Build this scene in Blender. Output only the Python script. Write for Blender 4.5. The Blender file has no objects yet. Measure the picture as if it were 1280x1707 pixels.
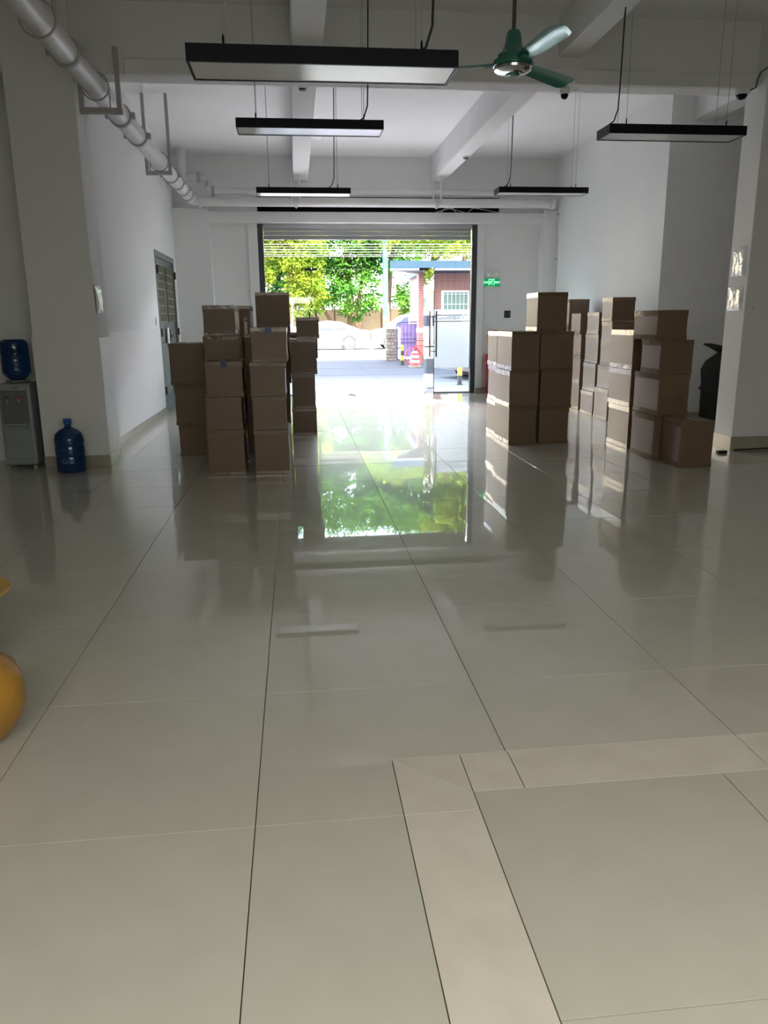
import bpy, bmesh, math, random
from mathutils import Vector, Matrix, noise
random.seed(7)
SC = bpy.context.scene
COL = SC.collection
PI = math.pi

# ------------------------------------------------------------------ camera
YAW, PITCH, ROLL, FPX = 0.10904, 0.24333, 0.00962, 1284.34
cam_d = bpy.data.cameras.new('camera'); cam = bpy.data.objects.new('camera', cam_d); COL.objects.link(cam)
_f = Vector((math.sin(YAW)*math.cos(PITCH), math.cos(YAW)*math.cos(PITCH), -math.sin(PITCH)))
_r = Vector((math.cos(YAW), -math.sin(YAW), 0)); _d = _f.cross(_r)
_c, _s = math.cos(ROLL), math.sin(ROLL)
R_ = _c*_r + _s*_d; D_ = -_s*_r + _c*_d
mw = Matrix((R_, -D_, -_f)).transposed().to_4x4(); mw.translation = (0, 0, 1.4)
cam.matrix_world = mw
cam_d.sensor_fit = 'HORIZONTAL'; cam_d.sensor_width = 36; cam_d.lens = 36*FPX/1280
cam_d.clip_start = 0.05; cam_d.clip_end = 500
SC.camera = cam

# ------------------------------------------------------------------ world, sun, exposure
w = bpy.data.worlds.new('sky'); SC.world = w; w.use_nodes = True
nt = w.node_tree; nt.nodes.clear()
sky = nt.nodes.new('ShaderNodeTexSky'); sky.sky_type = 'NISHITA'; sky.sun_disc = False
sky.sun_elevation = math.radians(55); sky.sun_rotation = math.radians(165); sky.dust_density = 2.5; sky.air_density = 1.0
bg = nt.nodes.new('ShaderNodeBackground'); bg.inputs[1].default_value = 0.15
wo = nt.nodes.new('ShaderNodeOutputWorld')
hs_ = nt.nodes.new('ShaderNodeHueSaturation'); hs_.inputs['Saturation'].default_value = .5   # hazy pale sky
nt.links.new(sky.outputs[0], hs_.inputs['Color']); nt.links.new(hs_.outputs[0], bg.inputs[0]); nt.links.new(bg.outputs[0], wo.inputs[0])
sl = bpy.data.lights.new('sun', 'SUN'); sl.energy = 2.4; sl.angle = math.radians(0.6); sl.color = (1, .955, .88)
sun = bpy.data.objects.new('sun', sl); COL.objects.link(sun)
_e, _a = math.radians(55), math.radians(-14)     # from behind the building, slightly from the left
sd = Vector((-math.sin(-_a)*math.cos(_e), -math.cos(_a)*math.cos(_e), math.sin(_e)))
sun.rotation_euler = sd.to_track_quat('Z', 'Y').to_euler(); sun.location = (0, -5, 30)
# added area lamp lighting the near floor, in place of daylight from behind
al = bpy.data.lights.new('rear_fill_lamp', 'AREA'); al.shape = 'RECTANGLE'; al.size = 4.2; al.size_y = 1.0
al.energy = 6.6; al.color = (1.0, .97, .86)
alo = bpy.data.objects.new('rear_fill_lamp', al); COL.objects.link(alo)
alo.location = (0.6, -1.0, 2.2); alo.rotation_euler = (math.radians(12), 0, 0)
# added lamp lying face up outside, standing in for light bounced off the forecourt
dl = bpy.data.lights.new('forecourt_bounce_fill', 'AREA'); dl.shape = 'RECTANGLE'; dl.size = 8; dl.size_y = 4.2
dl.energy = 11; dl.color = (.94, .88, 1.0)
dlo = bpy.data.objects.new('forecourt_bounce_fill', dl); COL.objects.link(dlo)
dlo.location = (1.42, 18.3, .03); dlo.rotation_euler = (math.radians(180), 0, 0)
# added lamp out of view above the forecourt, brightening the far walls like sky
ol = bpy.data.lights.new('doorway_high_fill', 'AREA'); ol.shape = 'RECTANGLE'; ol.size = 7; ol.size_y = 2.2
ol.energy = 195; ol.color = (.98, .92, 1.0)
olo = bpy.data.objects.new('doorway_high_fill', ol); COL.objects.link(olo)
olo.location = (1.42, 18.2, 5.0); olo.rotation_euler = Vector((0, 7.2, 4.4)).to_track_quat('Z', 'Y').to_euler()
vs = SC.view_settings; vs.view_transform = 'Standard'; vs.look = 'None'; vs.gamma = 1; vs.use_curve_mapping = False
vs.exposure = 4.6
SC.render.film_transparent = False
try:
    SC.cycles.max_bounces = 10; SC.cycles.diffuse_bounces = 6; SC.cycles.glossy_bounces = 5
    SC.cycles.transparent_max_bounces = 16; SC.cycles.caustics_reflective = True; SC.cycles.sample_clamp_indirect = 12
    SC.cycles.use_denoising = True
except Exception:
    pass

# ------------------------------------------------------------------ materials
MATS = {}
def mat(name, col=(.8, .8, .8), rough=.5, spec=.5, metal=0, emis=None, noise_=None, bump=0, bscale=40, coat=0, alpha=None, trans=0, var=0):
    """noise_ = (scale, amount, colour2): procedural mottling between col and colour2; var: per-object value shift"""
    if name in MATS: return MATS[name]
    m = bpy.data.materials.new(name); m.use_nodes = True; n = m.node_tree; b = n.nodes['Principled BSDF']
    b.inputs['Base Color'].default_value = (*col, 1); b.inputs['Roughness'].default_value = rough
    b.inputs['Metallic'].default_value = metal; b.inputs['Specular IOR Level'].default_value = spec
    b.inputs['Coat Weight'].default_value = coat
    if trans: b.inputs['Transmission Weight'].default_value = trans
    tc = n.nodes.new('ShaderNodeTexCoord')
    src = None
    if noise_:
        nz = n.nodes.new('ShaderNodeTexNoise'); nz.inputs['Scale'].default_value = noise_[0]; nz.inputs['Detail'].default_value = 6
        n.links.new(tc.outputs['Object'], nz.inputs['Vector'])
        rp = n.nodes.new('ShaderNodeValToRGB'); rp.color_ramp.elements[0].position = .5-noise_[1]; rp.color_ramp.elements[1].position = .5+noise_[1]
        rp.color_ramp.elements[0].color = (*col, 1); rp.color_ramp.elements[1].color = (*noise_[2], 1)
        n.links.new(nz.outputs['Fac'], rp.inputs['Fac']); src = rp.outputs['Color']
    if var:
        oi = n.nodes.new('ShaderNodeObjectInfo'); hs = n.nodes.new('ShaderNodeHueSaturation')
        mr = n.nodes.new('ShaderNodeMapRange'); mr.inputs['To Min'].default_value = 1-var; mr.inputs['To Max'].default_value = 1+var
        n.links.new(oi.outputs['Random'], mr.inputs['Value']); n.links.new(mr.outputs['Result'], hs.inputs['Value'])
        if src: n.links.new(src, hs.inputs['Color'])
        else: hs.inputs['Color'].default_value = (*col, 1)
        src = hs.outputs['Color']
    if src: n.links.new(src, b.inputs['Base Color'])
    if bump:
        nb = n.nodes.new('ShaderNodeTexNoise'); nb.inputs['Scale'].default_value = bscale; nb.inputs['Detail'].default_value = 4
        n.links.new(tc.outputs['Object'], nb.inputs['Vector'])
        bp = n.nodes.new('ShaderNodeBump'); bp.inputs['Strength'].default_value = bump; bp.inputs['Distance'].default_value = .01
        n.links.new(nb.outputs['Fac'], bp.inputs['Height']); n.links.new(bp.outputs['Normal'], b.inputs['Normal'])
    if emis:
        b.inputs['Emission Color'].default_value = (*emis[:3], 1); b.inputs['Emission Strength'].default_value = emis[3]
    MATS[name] = m; return m

def glass_mat(name, tint=(.90, .96, .94), extra=0.0):
    m = bpy.data.materials.new(name); m.use_nodes = True; n = m.node_tree; n.nodes.clear()
    o = n.nodes.new('ShaderNodeOutputMaterial'); mx = n.nodes.new('ShaderNodeMixShader')
    fr = n.nodes.new('ShaderNodeFresnel'); fr.inputs['IOR'].default_value = 1.5
    t = n.nodes.new('ShaderNodeBsdfTransparent'); t.inputs[0].default_value = (*tint, 1)
    g = n.nodes.new('ShaderNodeBsdfGlossy'); g.inputs['Roughness'].default_value = 0.0
    n.links.new(fr.outputs[0], mx.inputs[0]); n.links.new(t.outputs[0], mx.inputs[1]); n.links.new(g.outputs[0], mx.inputs[2])
    n.links.new(mx.outputs[0], o.inputs[0]); MATS[name] = m; return m

def film_mat(name):
    m = bpy.data.materials.new(name); m.use_nodes = True; n = m.node_tree; n.nodes.clear()
    o = n.nodes.new('ShaderNodeOutputMaterial'); a = n.nodes.new('ShaderNodeMixShader'); b = n.nodes.new('ShaderNodeMixShader')
    t = n.nodes.new('ShaderNodeBsdfTransparent'); tl = n.nodes.new('ShaderNodeBsdfTranslucent'); df = n.nodes.new('ShaderNodeBsdfDiffuse')
    tl.inputs[0].default_value = (.86, .88, .9, 1); df.inputs[0].default_value = (.8, .82, .84, 1)
    a.inputs[0].default_value = .35; n.links.new(tl.outputs[0], a.inputs[1]); n.links.new(df.outputs[0], a.inputs[2])
    b.inputs[0].default_value = .92; n.links.new(t.outputs[0], b.inputs[1]); n.links.new(a.outputs[0], b.inputs[2])
    n.links.new(b.outputs[0], o.inputs[0]); MATS[name] = m; return m

def leaf_mat(name, c1, c2):
    m = bpy.data.materials.new(name); m.use_nodes = True; n = m.node_tree; n.nodes.clear()
    o = n.nodes.new('ShaderNodeOutputMaterial'); a = n.nodes.new('ShaderNodeMixShader'); a.inputs[0].default_value = .4
    tc = n.nodes.new('ShaderNodeTexCoord'); nz = n.nodes.new('ShaderNodeTexNoise'); nz.inputs['Scale'].default_value = .9; nz.inputs['Detail'].default_value = 5
    rp = n.nodes.new('ShaderNodeValToRGB'); rp.color_ramp.elements[0].position = .38; rp.color_ramp.elements[1].position = .62
    rp.color_ramp.elements[0].color = (*c1, 1); rp.color_ramp.elements[1].color = (*c2, 1)
    df = n.nodes.new('ShaderNodeBsdfDiffuse'); tl = n.nodes.new('ShaderNodeBsdfTranslucent')
    n.links.new(tc.outputs['Object'], nz.inputs['Vector']); n.links.new(nz.outputs['Fac'], rp.inputs['Fac'])
    n.links.new(rp.outputs[0], df.inputs[0]); n.links.new(rp.outputs[0], tl.inputs[0])
    n.links.new(df.outputs[0], a.inputs[1]); n.links.new(tl.outputs[0], a.inputs[2]); n.links.new(a.outputs[0], o.inputs[0])
    MATS[name] = m; return m

def brick_mat(name, c1, c2, mortar, sx=.1, sz=.05):
    m = bpy.data.materials.new(name); m.use_nodes = True; n = m.node_tree; b = n.nodes['Principled BSDF']; b.inputs['Roughness'].default_value = .6
    tc = n.nodes.new('ShaderNodeTexCoord'); sp = n.nodes.new('ShaderNodeSeparateXYZ'); ad = n.nodes.new('ShaderNodeMath'); ad.operation = 'ADD'
    cb = n.nodes.new('ShaderNodeCombineXYZ'); br = n.nodes.new('ShaderNodeTexBrick')
    n.links.new(tc.outputs['Object'], sp.inputs[0]); n.links.new(sp.outputs[0], ad.inputs[0]); n.links.new(sp.outputs[1], ad.inputs[1])
    n.links.new(ad.outputs[0], cb.inputs[0]); n.links.new(sp.outputs[2], cb.inputs[1]); n.links.new(cb.outputs[0], br.inputs['Vector'])
    br.inputs['Color1'].default_value = (*c1, 1); br.inputs['Color2'].default_value = (*c2, 1); br.inputs['Mortar'].default_value = (*mortar, 1)
    br.inputs['Scale'].default_value = 1; br.inputs['Brick Width'].default_value = sx*2; br.inputs['Row Height'].default_value = sz*2; br.inputs['Mortar Size'].default_value = .008
    br.offset = 0
    n.links.new(br.outputs['Color'], b.inputs['Base Color']); MATS[name] = m; return m

M_wall = mat('white_plaster', (.82, .82, .83), .75, .3, noise_=(1.6, .35, (.78, .78, .785)), bump=.06, bscale=9)
M_wallN = mat('olive_bounce_damper', (.30, .30, .26), .8, .3)  # unseen near walls coloured dark to cut their bounce light
M_wallL = mat('white_wall_tile', (.82, .82, .82), .35, .35, noise_=(1.2, .3, (.79, .79, .78)))
M_ceil = mat('ceiling_paint', (.86, .86, .88), .85, .2, noise_=(1.1, .4, (.82, .82, .84)))
M_beam = mat('beam_paint', (.82, .82, .83), .8, .2, noise_=(2.2, .3, (.77, .77, .78)), bump=.08, bscale=7)
M_skirt = mat('baseboard_tile', (.42, .38, .31), .25, .5, noise_=(6, .3, (.34, .31, .25)))
M_tile = mat('floor_tile', (.50, .485, .42), .34, .13, noise_=(5.5, .3, (.455, .44, .375)), var=.02)
for m_ in (M_tile,):   # polished glaze: sharp top coat over a hazier body
    b_ = m_.node_tree.nodes['Principled BSDF']; b_.inputs['Coat Weight'].default_value = .95; b_.inputs['Coat Roughness'].default_value = .02; b_.inputs['Coat IOR'].default_value = 1.45
M_border = mat('border_tile', (.60, .56, .49), .10, .5, noise_=(7, .18, (.54, .50, .43)), var=.03)
M_grout = mat('grout', (.14, .13, .11), .8, .2)
M_card = mat('cardboard', (.175, .113, .066), .45, .6, noise_=(4, .35, (.15, .096, .056)), bump=.05, bscale=60, var=.12)
M_tape = mat('parcel_tape', (.175, .117, .072), .17, .6, noise_=(6, .3, (.20, .138, .086)), bump=.4, bscale=16, var=.1)
M_bluet = mat('blue_tape', (.006, .03, .17), .35)
M_black = mat('black_anodised', (.004, .005, .010), .4, .2)
M_diff = mat('opal_diffuser', (.78, .79, .82), .16, .6)
M_wire = mat('black_wire', (.02, .02, .02), .6)
M_steelw = mat('thin_steel', (.4, .4, .41), .4, .5, metal=.6)
M_pipe = mat('white_pipe', (.72, .71, .72), .35, .4, noise_=(3, .3, (.66, .65, .65)))
M_brk = mat('grey_bracket', (.38, .37, .36), .6, .3, noise_=(14, .3, (.48, .47, .45)))
M_green = mat('green_enamel', (.015, .15, .105), .22, .55, coat=.4)
M_blade = mat('fan_blade_green', (.06, .26, .22), .18, .6, metal=.15)
M_chrome = mat('chrome', (.75, .77, .76), .12, .5, metal=1)
M_rod = mat('dark_rod', (.09, .075, .07), .5)
M_dkgrey = mat('dark_grey_frame', (.065, .063, .07), .5, .4)
M_shut = mat('shutter_grey', (.42, .42, .44), .75, .4)
M_steeld = mat('grey_steel_door', (.20, .205, .205), .38, .5, noise_=(5, .3, (.17, .172, .17)))
M_lattice = mat('brass_lattice', (.30, .27, .20), .3, .5, metal=.5)
M_glass = glass_mat('clear_glass', (.93, .965, .955)); M_glassg = glass_mat('green_glass', (.80, .93, .90)); M_film = film_mat('frosted_film')
M_inkg = mat('grey_ink', (.03, .032, .035), .6)
M_blueb = mat('blue_bottle', (.012, .07, .22), .14, .5, trans=.55)
M_bluec = mat('blue_cap', (.02, .10, .35), .4)
M_disp = mat('dispenser_white', (.27, .30, .295), .35, .5)
M_dispd = mat('dispenser_grey', (.15, .165, .155), .4)
M_yel = mat('yellow_plastic', (.40, .205, .03), .3, .5, noise_=(7, .3, (.30, .15, .02)), bump=.35, bscale=9)
M_yel2 = mat('yellow_tub', (.48, .30, .07), .3, .5)
M_dgreen = mat('dark_green_plastic', (.02, .05, .03), .5)
M_tarp = mat('dark_tarp', (.022, .024, .022), .7, .3, bump=.5, bscale=12)
M_sleeve = mat('plastic_sleeve', (.80, .82, .84), .08, .8, bump=.9, bscale=16, noise_=(9, .2, (.6, .62, .64)))
M_sign = mat('exit_green', (.0, .04, .015), .4, emis=(.0, .10, .03, .12))
M_signg = mat('exit_glow', (.1, .9, .3), .4, emis=(.12, .9, .25, .16))
M_signw = mat('exit_glow_pale', (.5, .9, .6), .4, emis=(.35, .8, .5, .10))
M_red = mat('red_paint', (.36, .012, .03), .35)
M_redb = mat('bright_red', (.75, .03, .04), .5); M_white = mat('white_plastic', (.8, .8, .8), .4)
M_yelp = mat('yellow_paint', (.72, .45, .03), .5); M_blk = mat('black_rubber', (.02, .02, .02), .6)
M_recess_shade = mat('recess_shade_black', (.006, .006, .008), .9, .1)  # shade of the shutter recess put into the colour
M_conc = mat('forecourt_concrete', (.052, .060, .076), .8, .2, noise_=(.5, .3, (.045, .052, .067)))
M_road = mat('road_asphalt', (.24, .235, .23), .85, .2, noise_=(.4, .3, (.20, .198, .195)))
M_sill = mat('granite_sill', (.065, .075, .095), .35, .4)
M_carw = mat('white_car_paint', (.34, .345, .36), .2, .5, coat=.6); M_card2 = mat('dark_car_paint', (.03, .03, .035), .25, .5, coat=.6)
M_carg = mat('car_glass', (.014, .018, .034), .08, .6); M_alloy = mat('alloy_wheel', (.6, .58, .58), .3, .5, metal=.6)
M_bark = mat('tree_bark', (.16, .10, .075), .85, .1, noise_=(6, .3, (.11, .07, .05)), bump=.5, bscale=9)
M_leafA = leaf_mat('mango_leaf_green', (.028, .105, .018), (.075, .175, .022)); M_leafB = leaf_mat('mango_leaf_yellow', (.085, .165, .016), (.19, .215, .025))
M_leafC = leaf_mat('deep_leaf', (.028, .095, .035), (.06, .15, .04))
M_fence = mat('tan_fence', (.36, .27, .19), .8, noise_=(2, .3, (.31, .23, .16)))
M_bpole = mat('blue_pole_paint', (.03, .12, .24), .5); M_awn = mat('blue_awning', (.035, .085, .13), .6); M_awnw = mat('awning_edge', (.75, .76, .76), .5)
M_pink = brick_mat('pink_wall_tile', (.28, .12, .10), (.25, .105, .09), (.34, .22, .19), .1, .04)
M_ren = mat('pale_render', (.74, .70, .66), .8, noise_=(.6, .3, (.68, .63, .58))); M_peach = mat('peach_render', (.72, .50, .36), .8)
M_tan = mat('tan_render', (.66, .52, .33), .8); M_gwin = mat('green_window', (.10, .20, .16), .15, .6)
M_stone = mat('pillar_stone', (.17, .155, .125), .8, noise_=(5, .3, (.11, .10, .085)), var=.25)
M_purple = mat('purple_banner', (.18, .14, .34), .6, noise_=(3, .3, (.24, .18, .34))); M_rail = mat('blue_rail', (.05, .045, .15), .5)

# ------------------------------------------------------------------ mesh builder
class MB:
    def __init__(s): s.v = []; s.f = []
    def add(s, vs_, fs_):
        o = len(s.v); s.v += [tuple(p) for p in vs_]; s.f += [tuple(i+o for i in f) for f in fs_]; return s
    def box(s, x0, x1, y0, y1, z0, z1, rot=None):
        vs_ = [Vector((x, y, z)) for z in (z0, z1) for y in (y0, y1) for x in (x0, x1)]
        if rot:
            c = Vector(((x0+x1)/2, (y0+y1)/2, (z0+z1)/2)); vs_ = [c + rot @ (p-c) for p in vs_]
        return s.add(vs_, [(0, 2, 3, 1), (4, 5, 7, 6), (0, 1, 5, 4), (2, 6, 7, 3), (0, 4, 6, 2), (1, 3, 7, 5)])
    def prism(s, poly, z0, z1):
        n = len(poly); vs_ = [(p[0], p[1], z0) for p in poly]+[(p[0], p[1], z1) for p in poly]
        return s.add(vs_, [tuple(range(n))[::-1], tuple(range(n, 2*n))]+[(i, (i+1) % n, n+(i+1) % n, n+i) for i in range(n)])
    def tube(s, pts, r, seg=10, caps=True):
        pts = [Vector(p) for p in pts]; rs = r if isinstance(r, (list, tuple)) else [r]*len(pts)
        rings = []; up = None
        for i, p in enumerate(pts):
            t = (pts[min(i+1, len(pts)-1)]-pts[max(i-1, 0)]).normalized()
            if up is None: up = Vector((0, 0, 1)) if abs(t.z) < .9 else Vector((1, 0, 0))
            a = t.cross(up).normalized(); up = a.cross(t).normalized()
            rings.append([p+(a*math.cos(2*PI*k/seg)+up*math.sin(2*PI*k/seg))*rs[i] for k in range(seg)])
        fs_ = []
        for i in range(len(pts)-1):
            for k in range(seg):
                fs_.append((i*seg+k, i*seg+(k+1) % seg, (i+1)*seg+(k+1) % seg, (i+1)*seg+k))
        if caps: fs_ += [tuple(range(seg))[::-1], tuple(range((len(pts)-1)*seg, len(pts)*seg))]
        return s.add([q for r_ in rings for q in r_], fs_)
    def lathe(s, prof, seg=24, c=(0, 0, 0), mx=None, ring=False):
        vs_ = []; c = Vector(c)
        for (r, z) in prof:
            for k in range(seg):
                p = Vector((r*math.cos(2*PI*k/seg), r*math.sin(2*PI*k/seg), z)); p = (mx @ p) if mx else p; vs_.append(p+c)
        n = len(prof)
        fs_ = [(i*seg+k, i*seg+(k+1) % seg, (i+1)*seg+(k+1) % seg, (i+1)*seg+k) for i in range(n-1) for k in range(seg)]
        if ring: fs_ += [((n-1)*seg+k, (n-1)*seg+(k+1) % seg, (k+1) % seg, k) for k in range(seg)]
        else: fs_ += [tuple(range(seg))[::-1], tuple(range((n-1)*seg, n*seg))]
        return s.add(vs_, fs_)
    def loft(s, rings):
        n = len(rings[0]); fs_ = [(i*n+k, i*n+(k+1) % n, (i+1)*n+(k+1) % n, (i+1)*n+k) for i in range(len(rings)-1) for k in range(n)]
        fs_ += [tuple(range(n))[::-1], tuple(range((len(rings)-1)*n, len(rings)*n))]
        return s.add([q for r in rings for q in r], fs_)
    def build(s, name, m, parent=None, bevel=0, smooth=False, bseg=2, loc=None, rotz=0):
        me = bpy.data.meshes.new(name); me.from_pydata(s.v, [], s.f)
        bm = bmesh.new(); bm.from_mesh(me); bmesh.ops.recalc_face_normals(bm, faces=bm.faces)
        if bevel:
            es = [e for e in bm.edges if len(e.link_faces) == 2 and e.calc_face_angle(0) > .5]
            bmesh.ops.bevel(bm, geom=es, offset=bevel, segments=bseg, affect='EDGES', profile=.5)
        if smooth:
            for f in bm.faces: f.smooth = True
            for e in bm.edges:
                if len(e.link_faces) == 2 and e.calc_face_angle(0) > .7: e.smooth = False
        bm.to_mesh(me); bm.free()
        o = bpy.data.objects.new(name, me); COL.objects.link(o)
        if m: me.materials.append(m)
        if parent: o.parent = parent
        if loc: o.location = loc
        if rotz: o.rotation_euler.z = rotz
        return o

def thing(name, label, cat, loc=(0, 0, 0), rotz=0, group=None):
    o = bpy.data.objects.new(name, None); COL.objects.link(o); o.empty_display_size = .1
    o.location = loc; o.rotation_euler = (0, 0, rotz); o['label'] = label; o['category'] = cat
    if group: o['group'] = group
    return o
def tag(o, label, cat, group=None, kind=None):
    o['label'] = label; o['category'] = cat
    if group: o['group'] = group
    if kind: o['kind'] = kind
    return o
def struct(o, label=None):
    o['kind'] = 'structure'
    if label: o['label'] = label
    return o
def sbox(name, m, *b, bevel=0, label=None):
    return struct(MB().box(*b).build(name, m, bevel=bevel), label)
def text(name, body, size, m, parent, loc, rot, depth=.002, mirror=False, bold=0):
    cu = bpy.data.curves.new(name, 'FONT'); cu.body = body; cu.size = size; cu.align_x = 'CENTER'; cu.align_y = 'CENTER'
    cu.extrude = depth; cu.offset = bold; cu.resolution_u = 2
    tmp = bpy.data.objects.new(name+'_tmp', cu); COL.objects.link(tmp)
    dg = bpy.context.evaluated_depsgraph_get(); me = bpy.data.meshes.new_from_object(tmp.evaluated_get(dg))
    bpy.data.objects.remove(tmp)
    if mirror:
        for v_ in me.vertices: v_.co.x = -v_.co.x
        me.flip_normals()
    me.materials.clear(); me.materials.append(m)
    o = bpy.data.objects.new(name, me); COL.objects.link(o); o.parent = parent; o.location = loc; o.rotation_euler = rot
    return o

# ------------------------------------------------------------------ room shell
T = .3
floor = struct(MB().box(-4.5, 7.3, -1.8, 15.5, -.12, -.014).build('floor', M_grout), 'pale grey green polished floor tiles')

P0x, P0y, TP = -.165, 1.95, .8125
BX0, BX1, BY1, BY0 = .264, .49, 2.25, 2.04     # beige border: outer left, inner left, outer far, inner far
def visible(poly):
    for (x, y) in poly:
        d = Vector((x, y, -1.4)); z = d.dot(_f)
        if z > .2 and -30 < d.dot(R_)/z*FPX+640 < 1310 and -30 < d.dot(D_)/z*FPX+853.5 < 1740: return True
    return False
def tile_obj(name, poly, m, h=0.0, gap=.0015):
    cx = sum(p[0] for p in poly)/len(poly); cy = sum(p[1] for p in poly)/len(poly)
    n = len(poly); q = []
    area = sum(poly[i][0]*poly[(i+1) % n][1]-poly[(i+1) % n][0]*poly[i][1] for i in range(n))
    if area < 0: poly = poly[::-1]
    for i in range(n):       # inset each polygon corner by the joint
        a, b, c = (Vector(poly[i-1]), Vector(poly[i]), Vector(poly[(i+1) % n]))
        e1 = (b-a).normalized(); e2 = (c-b).normalized(); n1 = Vector((-e1.y, e1.x)); n2 = Vector((-e2.y, e2.x))
        k = n1+n2; k = k/max(.2, (1+n1.dot(n2))); q.append((b.x+k.x*gap-cx, b.y+k.y*gap-cy))
    mb = MB(); qi = []
    s_ = 1-.0004/max(.1, max(abs(p[0]) for p in q)); qi = [(p[0]*s_, p[1]*s_) for p in q]
    vs_ = [(p[0], p[1], -.013) for p in q]+[(p[0], p[1], -.0003) for p in q]+[(p[0], p[1], 0) for p in qi]
    fs_ = [tuple(range(n))[::-1], tuple(range(2*n, 3*n))]+[(i, (i+1) % n, n+(i+1) % n, n+i) for i in range(n)]+[(n+i, n+(i+1) % n, 2*n+(i+1) % n, 2*n+i) for i in range(n)]
    mb.add(vs_, fs_)
    return mb, (cx, cy, h)
tilt = lambda a: random.uniform(-a, a)
full_me = None; rest = MB()
def in_L(x0, x1, y0, y1): return x1 > BX0+1e-6 and y0 < BY1-1e-6
def add_tile(poly, m, rect=False):
    global full_me
    if visible(poly):
        mb, loc = tile_obj('tile', poly, m)
        if rect and full_me is not None:
            o = bpy.data.objects.new('tile', full_me); COL.objects.link(o); o.parent = floor; o.location = loc
        else:
            o = mb.build('tile', m, floor, loc=loc)
            if rect: full_me = o.data
        o.rotation_euler = (tilt(.0005), tilt(.0005), 0)
    else:
        mb, loc = tile_obj('tile', poly, m)
        rest.add([(a+loc[0], b+loc[1], c) for a, b, c in mb.v], mb.f)
for i in range(-5, 9):
    for j in range(-4, 17):
        x0, x1, y0, y1 = P0x+i*TP, P0x+(i+1)*TP, P0y+j*TP, P0y+(j+1)*TP
        if y1 > 15.1: y1 = 15.1
        if y1-y0 < .05: continue
        if not in_L(x0, x1, y0, y1):
            add_tile([(x0, y0), (x1, y0), (x1, y1), (x0, y1)], M_tile, rect=(y1-y0 > TP-1e-6)); continue
        if x0 < BX0 and y1 > BY1: add_tile([(x0, y0), (BX0, y0), (BX0, BY1), (x1, BY1), (x1, y1), (x0, y1)], M_tile)
        elif x0 < BX0: add_tile([(x0, y0), (BX0, y0), (BX0, y1), (x0, y1)], M_tile)
        elif y1 > BY1: add_tile([(x0, BY1), (x1, BY1), (x1, y1), (x0, y1)], M_tile)
# tiles inside the border
ix = [BX1+k*.802 for k in range(9)]; iy = [BY0-k*.802 for k in range(5)]
for a, b in zip(ix, ix[1:]):
    for c, d in zip(iy[1:], iy): add_tile([(a, c), (b, c), (b, d), (a, d)], M_tile)
# border pieces: mitred corner, then lengths cut at the neighbouring joints
def border(poly): 
    mb, loc = tile_obj('border_tile', poly, M_border)
    o = mb.build('border_tile', M_border, floor, loc=loc); o['label'] = 'pale beige border tile'
border([(BX0, BY1), (BX0, BY0-.09), (BX1, BY0-.09), (BX1, BY0)]); border([(BX0, BY1), (BX1, BY0), (BX1, BY1)])
xs = [BX1, .652, 1.46, 2.27, 3.08, 3.9, 4.7, 5.5, 6.3]
for a, b in zip(xs, xs[1:]): border([(a, BY0), (b, BY0), (b, BY1), (a, BY1)])
ys = [BY0-.09, 1.13, .32, -.5, -1.3]
for a, b in zip(ys[1:], ys): border([(BX0, a), (BX1, a), (BX1, b), (BX0, b)])
ro = rest.build('tile_field', M_tile, floor); ro['kind'] = 'stuff'

# walls (each a solid block)
XL, XR = -2.1, 4.95
sbox('wall_left', M_wall, XL-T, XL, 8.45, 12.65, 0, 4.35)
sbox('wall_left_beyond_door', M_wall, XL-T, XL, 14.54, 15.4, 0, 4.35)
sbox('wall_left_over_door', M_wall, XL-T, XL, 12.65, 14.54, 2.49, 4.35)
sbox('wall_left_alcove', M_wall, -4.5, XL-T, 8.45, 8.75, 0, 4.35)
sbox('wall_left_near', M_wallN, -4.8, -4.5, -1.8, 8.75, 0, 4.35)
sbox('wall_right', M_wall, XR, XR+T, 10.45, 15.4, 0, 4.35)
sbox('wall_right_alcove', M_wall, XR+T, 6.6, 10.45, 10.75, 0, 4.35)
sbox('wall_right_alcove_side', M_wall, 6.6, 6.9, 8.17, 10.75, 0, 4.35)
sbox('wall_right_near', M_wallN, 7.3, 7.6, -1.8, 8.17, 0, 4.35)
# far wall around the shop opening  X -.62..3.46, z 0..3.13
sbox('wall_far_left', M_wall, XL, -.62, 15.1, 15.4, 0, 3.3)
sbox('wall_far_right', M_wall, 3.46, XR, 15.1, 15.4, 0, 3.3)
sbox('wall_far_upper', M_wall, XL, XR, 15.1, 15.4, 3.62, 4.35)
sbox('wall_far_upper_left', M_wall, XL, -.62, 15.1, 15.4, 3.3, 3.62)
sbox('wall_far_upper_right', M_wall, 3.9, XR, 15.1, 15.4, 3.3, 3.62)
sbox('wall_far_pier_left', M_wall, XL, -1.46, 14.85, 15.1, 0, 3.37, bevel=.006)
sbox('wall_far_pier_right', M_wall, 4.68, XR, 14.85, 15.1, 0, 3.37, bevel=.006)
sbox('wall_far_lintel', M_wall, -1.46, 4.68, 14.85, 15.1, 3.14, 3.32, bevel=.006)
sbox('trim_1', M_wall, -.80, -.63, 15.02, 15.1, 0, 3.14, bevel=.004, label='narrow white pier left of the shop opening')
sbox('trim_2', M_wall, 3.47, 3.60, 15.02, 15.1, 0, 3.14, bevel=.004, label='narrow white pier right of the shop opening')
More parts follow.
